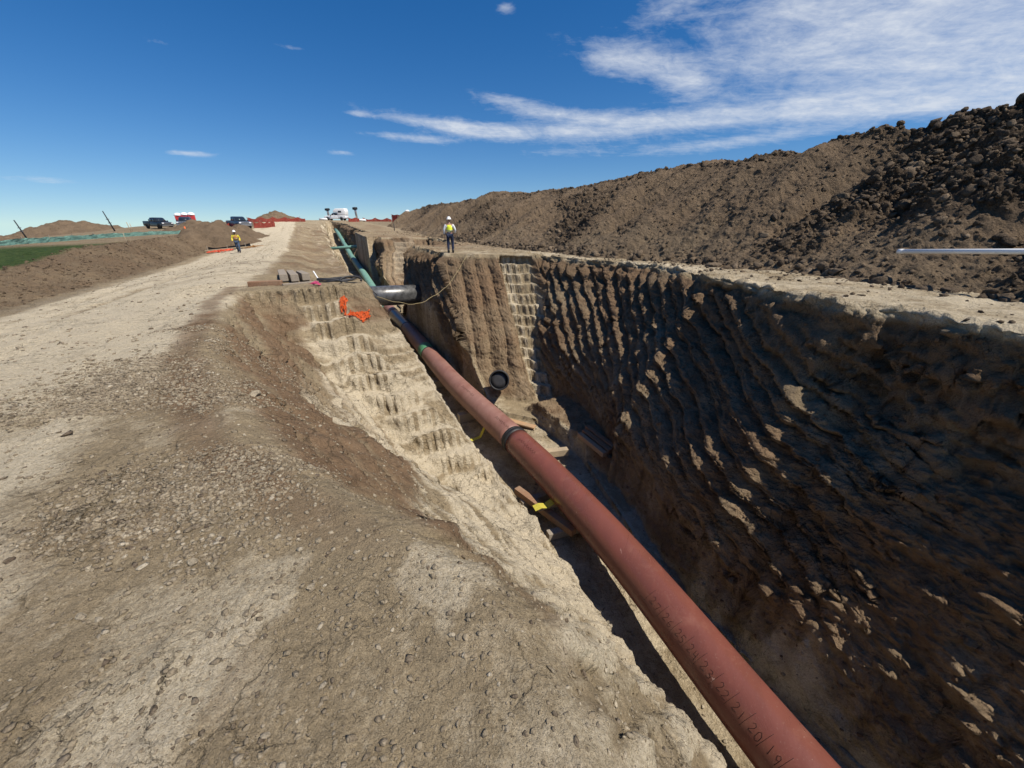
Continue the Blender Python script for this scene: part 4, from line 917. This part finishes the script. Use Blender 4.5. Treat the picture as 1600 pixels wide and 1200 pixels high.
def pickup(label, s_, q__, heading, col, cover=None, toolbox=False, white=False, cat='pickup truck'):
    m_ = paint('vehicle_paint', col); root = empty('pickup_truck', W(s_, q__, gz(s_, q__)), heading, label, cat, 'pickup trucks parked at the far end')
    prism('body', [(2.75, .48), (2.88, .62), (2.9, .98), (2.75, 1.12), (1.45, 1.24), (1.2, 1.26), (-.75, 1.24), (-.85, 1.24), (-.85, .45), (-.6, .40), (2.3, .40)], -.98, .98, m_, root, .06, .03)
    bed = prism('cargo_bed', [(-.9, .46), (-.9, 1.30), (-2.95, 1.32), (-3.0, .55), (-2.4, .46)], -.97, .97, m_, root, .05)
    prism('bed_floor', [(-1.0, 1.30), (-1.0, 1.325), (-2.86, 1.345), (-2.86, 1.32)], -.84, .84, BLACK, root, 0)
    prism('cabin', [(1.25, 1.2), (.55, 1.88), (.1, 1.95), (-.62, 1.93), (-.86, 1.85), (-.9, 1.2)], -.90, .90, m_, root, .06, .14)
    prism('windscreen', [(1.21, 1.27), (.62, 1.83), (.59, 1.81), (1.15, 1.25)], -.80, .80, GLASS, root, 0, .12).location.x = .045
    for sd in (-1, 1):
        prism('side_window', [(1.02, 1.29), (.52, 1.78), (.20, 1.83), (.18, 1.29)], sd*.83, sd*.895, GLASS, root, 0, .10).location.y = sd*.008
        prism('side_window', [(.10, 1.29), (.12, 1.83), (-.60, 1.82), (-.74, 1.70), (-.78, 1.29)], sd*.83, sd*.895, GLASS, root, 0, .10).location.y = sd*.008
        bm = bmesh.new(); box(bm, (2.86, sd*.74, .96), (.10, .34, .20), None, .03); link_bm('headlight', bm, simple('headlight_glass', (.75, .76, .78), .15, 0, .8, .05), root)
        bm = bmesh.new(); box(bm, (.98, sd*1.08, 1.32), (.12, .22, .24), None, .03); link_bm('mirror', bm, BLACK, root)
        bm = bmesh.new(); tube(bm, [(1.95+.52*math.cos(a), sd*.985, .42+.50*math.sin(a)) for a in np.linspace(0, math.pi, 14)], .035, 6); link_bm('wheel_arch', bm, BLACK, root)
        bm = bmesh.new(); tube(bm, [(-1.85+.52*math.cos(a), sd*.975, .42+.50*math.sin(a)) for a in np.linspace(0, math.pi, 14)], .035, 6); link_bm('wheel_arch', bm, BLACK, root)
        for x in (1.95, -1.85): wheel(root, x, sd*.88)
        bm = bmesh.new(); box(bm, (-.15, sd*.985, 1.05), (.16, .03, .035), None, .008); link_bm('door_handle', bm, STEEL, root)
    bm = bmesh.new()
    for k in range(5): box(bm, (2.905, 0, .80+.07*k), (.05, 1.05, .035), None, .006)
    box(bm, (2.885, 0, .94), (.04, 1.08, .36), None, .01); link_bm('grille', bm, STEEL if not white else BLACK, root)
    bm = bmesh.new(); box(bm, (2.93, 0, .58), (.16, 1.9, .22), None, .05); link_bm('bumper', bm, STEEL, root); bm = bmesh.new(); box(bm, (-3.02, 0, .60), (.14, 1.8, .18), None, .04); link_bm('bumper', bm, STEEL, root)
    if toolbox: bm = bmesh.new(); box(bm, (-1.15, 0, 1.48), (.5, 1.5, .34), None, .04); link_bm('tool_box', bm, BLACK, root)
    if cover:
        prism('camper_shell', [(-.35, 1.98), (.28, 2.05), (.15, 2.55), (-.45, 2.95), (-2.95, 3.0), (-3.15, 2.3), (-3.05, 1.36), (-.98, 1.36), (-.96, 1.98)], -1.0, 1.0, WHITE, root, .08, .04)
        for sd in (-1, 1): prism('shell_window', [(-1.2, 1.95), (-1.2, 2.4), (-2.1, 2.4), (-2.1, 1.95)], sd*.96, sd*.995, GLASS, root, .0).location.y = sd*.012
    return root
def at(px, Y): return Wxy(px, Y)
v1 = pickup('black pickup seen side on at the left end of the parked vehicles', *at(247, 77), R(-22), (.012, .013, .016), toolbox=True)
v2 = pickup('dark grey pickup facing the viewer in front of the red toilets', *at(291, 76.5), R(-62), (.05, .055, .065))
v3 = pickup('dark blue pickup half hidden behind the brown mound by the road', *at(373, 70), R(-38), (.02, .032, .055))
v4 = pickup('white pickup with tall white camper shell at the end of the road', *at(527, 112), R(176), (.78, .78, .76), cover=True, white=True)
for k, px in enumerate((281.5, 292.0, 302.5)):
    s_, q__ = at(px, 80.5); z_ = gz(s_, q__)
    root = empty('portable_toilet', W(s_, q__, z_), R(35), ('left red portable toilet with white domed roof behind the grey pickup', 'middle red portable toilet with white domed roof behind the grey pickup', 'right red portable toilet with white domed roof, beside the grey pickup')[k], 'portable toilet', 'red portable toilets')
    bm = bmesh.new(); box(bm, (0, 0, 1.05), (1.0, 1.0, 2.1), None, .05)
    for x in (-.3, 0, .3): box(bm, (x, -.51, 1.05), (.05, .04, 1.8), None, .01); box(bm, (-.51, x, 1.05), (.04, .05, 1.8), None, .01)
    link_bm('cabin', bm, paint('red_plastic', (.60, .045, .035), .45), root)
    bm = bmesh.new(); lathe(bm, [(.64, 2.08), (.64, 2.2), (.54, 2.42), (.32, 2.56), (.0005, 2.62)], 12, Matrix.Rotation(R(15), 4, 'Z')); link_bm('roof', bm, WHITE, root)
    bm = bmesh.new(); box(bm, (.0, -.535, 1.0), (.74, .04, 1.75), None, .01); link_bm('door', bm, paint('dark_red_plastic', (.45, .03, .03), .5), root)

# ------------------------------------------------------------------ people
SKIN = simple('skin', (.36, .20, .14), .6, 0, .3, .12, 12); SKIN2 = simple('dark_skin', (.12, .065, .045), .6, 0, .3, .12, 12)
def skin_mesh(name, chains, mat, parent, sub=2):
    verts, edges, rad = [], [], []; idx = {}
    for ch in chains:
        prev = None
        for (k, p, r) in ch:
            if k in idx and p is None: i = idx[k]
            else: i = len(verts); verts.append(p); rad.append(r if isinstance(r, tuple) else (r, r)); idx[k] = i
            if prev is not None: edges.append((prev, i))
            prev = i
    me = bpy.data.meshes.new(name); me.from_pydata(verts, edges, []); o = bpy.data.objects.new(name, me); C.objects.link(o)
    sm = o.modifiers.new('skin', 'SKIN'); sm.use_smooth_shade = True; sm.branch_smoothing = .6
    for i, v in enumerate(me.skin_vertices[0].data): v.radius = rad[i]; v.use_root = (i == 0)
    sb = o.modifiers.new('sub', 'SUBSURF'); sb.levels = sub; sb.render_levels = sub
    dg = bpy.context.evaluated_depsgraph_get(); ev = o.evaluated_get(dg); m2 = bpy.data.meshes.new_from_object(ev); o.modifiers.clear(); o.data = m2; m2.materials.clear(); m2.materials.append(mat)
    for p in m2.polygons: p.use_smooth = True
    bpy.data.meshes.remove(me); o.parent = parent; return o
def person(label, loc, rz, pose, shirt, vest, trousers, hat, skin, h=1.78, tie=None):
    root = empty('person', loc, rz, label, 'person'); J = {k: Vector(v)*(h/1.78) for k, v in pose.items()}
    def hand(sd):
        w_ = J['wr'+sd]; e_ = J['el'+sd]; d = (w_-e_).normalized(); out = []; y = Vector((0, 1, 0)); side = d.cross(y).normalized()
        palm = w_+d*.085; out.append([('wr'+sd, None, 0), ('pm'+sd, palm[:], (.034, .018))])
        for k in range(4):
            o_ = y*(.030-.020*k); b = palm+o_+d*.005; l_ = (.075, .085, .078, .06)[k]; cur = side*(-.018 if sd == 'L' else .018)
            out.append([('pm'+sd, None, 0), (f'f{sd}{k}a', b[:], .009), (f'f{sd}{k}b', (b+d*l_*.55+cur*.5)[:], .0085), (f'f{sd}{k}c', (b+d*l_*.9+cur*1.6)[:], .007)])
        t0 = w_+d*.03+y*.03; out.append([('wr'+sd, None, 0), (f't{sd}a', t0[:], .012), (f't{sd}b', (t0+y*.022+d*.035)[:], .010), (f't{sd}c', (t0+y*.026+d*.065)[:], .008)])
        return out
    hd = J['hd']; nk = J['nk']
    chains = [[('pv', J['pv'][:], (.14, .10)), ('sp', J['sp'][:], (.13, .095)), ('ch', J['ch'][:], (.15, .11)), ('nk', nk[:], .055), ('hb', (hd+Vector((0, .0, -.07)))[:], (.068, .075)), ('hd', hd[:], (.075, .092)), ('ht', (hd+Vector((0, 0, .085)))[:], (.060, .075))],
              [('hd', None, 0), ('ns', (hd+Vector((0, .105, -.02)))[:], .013)]]
    for sd, sg in (('L', 1), ('R', -1)):
        chains.append([('ch', None, 0), ('sh'+sd, J['sh'+sd][:], .055), ('el'+sd, J['el'+sd][:], .038), ('wr'+sd, J['wr'+sd][:], .026)]); chains += hand(sd)
        chains.append([('pv', None, 0), ('hp'+sd, J['hp'+sd][:], .085), ('kn'+sd, J['kn'+sd][:], .055), ('an'+sd, J['an'+sd][:], .038), ('to'+sd, (J['an'+sd]+Vector((0, .16, -.05)))[:], .032)])
        chains.append([('hd', None, 0), ('ear'+sd, (hd+Vector((-.082*sg, -.01, -.02)))[:], .014)])
    skin_mesh('body', chains, skin, root)
    sh = [[('sp', (J['pv']+Vector((0, 0, .02)))[:], (.165, .125)), ('s2', J['sp'][:], (.158, .12)), ('ch', J['ch'][:], (.175, .13)), ('n2', (nk+Vector((0, 0, -.05)))[:], (.085, .075))]]
    for sd in 'LR': sh.append([('ch', None, 0), ('sh'+sd, J['sh'+sd][:], .075), ('el'+sd, J['el'+sd][:], .056), ('wr'+sd, (J['el'+sd].lerp(J['wr'+sd], .93))[:], .042)])
    skin_mesh('shirt', sh, shirt, root)
    tr = [[('pv', J['pv'][:], (.16, .12))]]; tr = []
    for sd in 'LR': tr.append([('pv', J['pv'][:] if sd == 'L' else None, (.158, .125)), ('hp'+sd, J['hp'+sd][:], .105), ('kn'+sd, J['kn'+sd][:], .080), ('an'+sd, (J['kn'+sd].lerp(J['an'+sd], .93))[:], .066)])
    skin_mesh('trousers', tr, trousers, root)
    vt = [[('a', (J['pv']+Vector((0, 0, .11)))[:], (.178, .140)), ('b', J['sp'][:], (.174, .138)), ('c', J['ch'][:], (.175, .146)), ('d', (J['ch']+Vector((0, -.005, .12)))[:], (.125, .10))]]
    vo = skin_mesh('vest', vt, vest, root)
    for z_, rr in ((J['sp'].z, 1.0),):
        bm = bmesh.new(); c_ = J['sp']; tube(bm, [(c_.x+.181*math.cos(a), c_.y+.146*math.sin(a), c_.z+.02) for a in np.linspace(0, 2*math.pi, 28)], .018, 6, False); link_bm('reflective_strip', bm, tie or STEEL, vo)
    for sd, sg in (('L', -1), ('R', 1)):
        b0 = J['an'+sd]; bm = bmesh.new(); tube(bm, [b0+Vector((0, -.03, .10)), b0+Vector((0, -.02, .0)), b0+Vector((0, .02, -.045)), b0+Vector((0, .12, -.055)), b0+Vector((0, .20, -.06))], [.058, .060, .062, .052, .034], 12); box(bm, b0+Vector((0, .07, -.085)), (.10, .30, .03), None, .012); link_bm('boot', bm, BLACK, root)
        bm = bmesh.new(); bmesh.ops.create_uvsphere(bm, u_segments=8, v_segments=6, radius=.011, matrix=Matrix.Translation(hd+Vector((sg*.032, .092, .012)))); link_bm('eye', bm, BLACK, root)
    bm = bmesh.new(); M_ = Matrix.Translation(hd+Vector((0, 0, .045))) @ Matrix.Diagonal((.92, 1.12, 1, 1)); lathe(bm, [(.155, .0), (.158, .012), (.118, .02), (.112, .06), (.085, .115), (.04, .14), (.0005, .145)], 24, M_); tube(bm, [hd+Vector((0, -.10, .17)), hd+Vector((0, 0, .195)), hd+Vector((0, .10, .17))], .014, 6); ht = link_bm('hard_hat', bm, hat, root)
    return root
STAND = dict(pv=(0, 0, .96), sp=(0, 0, 1.12), ch=(0, -.01, 1.32), nk=(0, 0, 1.50), hd=(0, .03, 1.64), shL=(-.19, 0, 1.43), shR=(.19, 0, 1.43), elL=(-.29, .0, 1.15), elR=(.31, .02, 1.16), wrL=(-.27, .10, .93), wrR=(.29, .16, .98),
             hpL=(-.10, 0, .90), hpR=(.10, 0, .90), knL=(-.11, .03, .50), knR=(.13, .06, .50), anL=(-.11, -.04, .10), anR=(.13, .02, .10))
WALK = dict(pv=(0, 0, .95), sp=(0, .01, 1.11), ch=(0, .02, 1.31), nk=(0, .04, 1.49), hd=(0, .08, 1.63), shL=(-.19, .02, 1.42), shR=(.19, .02, 1.42), elL=(-.27, -.08, 1.15), elR=(.28, -.02, 1.14), wrL=(-.26, .06, .93), wrR=(.27, .14, .93),
            hpL=(-.10, 0, .89), hpR=(.10, 0, .89), knL=(-.10, .16, .52), knR=(.09, -.02, .50), anL=(-.09, .20, .11), anR=(.07, -.24, .16))
p2 = sq(-3.4, 22.0)
person('person seen from behind in yellow vest, white shirt and navy trousers on the right crest', W(*p2, gz(*p2)+.0), R(8), STAND, simple('white_shirt', (.72, .73, .75), .8, 0, .2, .06), simple('yellow_vest', (.80, .88, .05), .7, 0, .3, .1), simple('navy_trousers', (.022, .03, .06), .85, 0, .2, .3), WHITE, SKIN, 1.80)
p1 = sq(-23.4, 34.0)
person('person in white hard hat and yellow sleeves walking down the pale haul road', W(*p1, gz(*p1)), R(180+30), WALK, simple('yellow_shirt', (.75, .62, .06), .8, 0, .2, .12), simple('olive_orange_vest', (.34, .17, .06), .8, 0, .2, .6, 3), simple('blue_jeans', (.05, .075, .12), .9, 0, .2, .35), WHITE, SKIN2, 1.76)

# a few stones that catch the eye in the foreground
def stone(s_, q__, r, label, seed, mat=GRAVM, flat=.6):
    r_ = np.random.default_rng(seed); V, F = ICO3; V = V.copy(); n_ = fbm(V[:, 0]*1.3+seed, V[:, 1]*1.3+V[:, 2], seed, 3)
    V = V*(1+.5*n_[:, None])
    for _ in range(7): ax = r_.normal(size=3); ax /= np.linalg.norm(ax); d = V@ax; V = V-ax*np.clip(d-r_.uniform(.5, .8), 0, 9)[:, None]
    V = V*np.array([1.2, .8, flat])*r; me = bpy.data.meshes.new('stone'); me.from_pydata(V.tolist(), [], F.tolist()); me.materials.append(mat)
    at_ = me.color_attributes.new('soil', 'FLOAT_COLOR', 'POINT'); at_.data.foreach_set('color', np.tile([.5, .1, 0, 1], (len(V), 1)).astype(np.float32).reshape(-1))
    o = bpy.data.objects.new('stone', me); C.objects.link(o); o.location = W(s_, q__, gz(s_, q__)+r*.15); o.rotation_euler = (r_.uniform(-.2, .2), r_.uniform(-.2, .2), r_.uniform(0, 6)); return tag(o, label, 'stone')
def spx(px, py, z=0.): # ground point seen at a place of the photograph, used once to read positions off it
    c, s_ = math.cos(R(23.14)), math.sin(R(23.14)); x, y = px-800, 600-py; d = (x, 585*c+y*s_, -585*s_+y*c); k = (z-EYE)/d[2]; return sq(d[0]*k, d[1]*k)
stone(*spx(208*1., 980), .02, 'small pale stone in the lower left foreground', 1); 
stone(*spx(392, 596), .085, 'brown rounded rock on the crest beside the dark soil band', 2)
stone(*spx(268, 882), .022, 'single grey stone in the middle of the gravel patch', 3)
stone(*spx(304, 880), .028, 'dark grey angular stone in the gravel patch', 4)
stone(*spx(488, 920), .024, 'pale stone on bare dirt near the pale crust', 5)
stone(*spx(386, 1002), .035, 'broad flat stone low in the foreground gravel', 6)
stone(*spx(128, 963), .024, 'lone flat tan stone at the left of the bare patch', 7)
stone(*spx(20, 925), .026, 'grey stone at the left edge of the foreground', 8)
for px, py, r, lb, sd in ((1308, 458, .10, 'dark round clod alone on the bench above the trench', 11), (1325, 455, .05, 'small dark clod beside the round one on the bench', 12), (1205, 408, .38, 'big brown boulder of clay at the foot of the spoil bank', 13), (1120, 408, .25, 'brown boulder of clay left of the bigger one at the foot of the spoil', 14)):
    st = stone(*spx(px, py, .42), r, lb, sd, CLODM, .7)
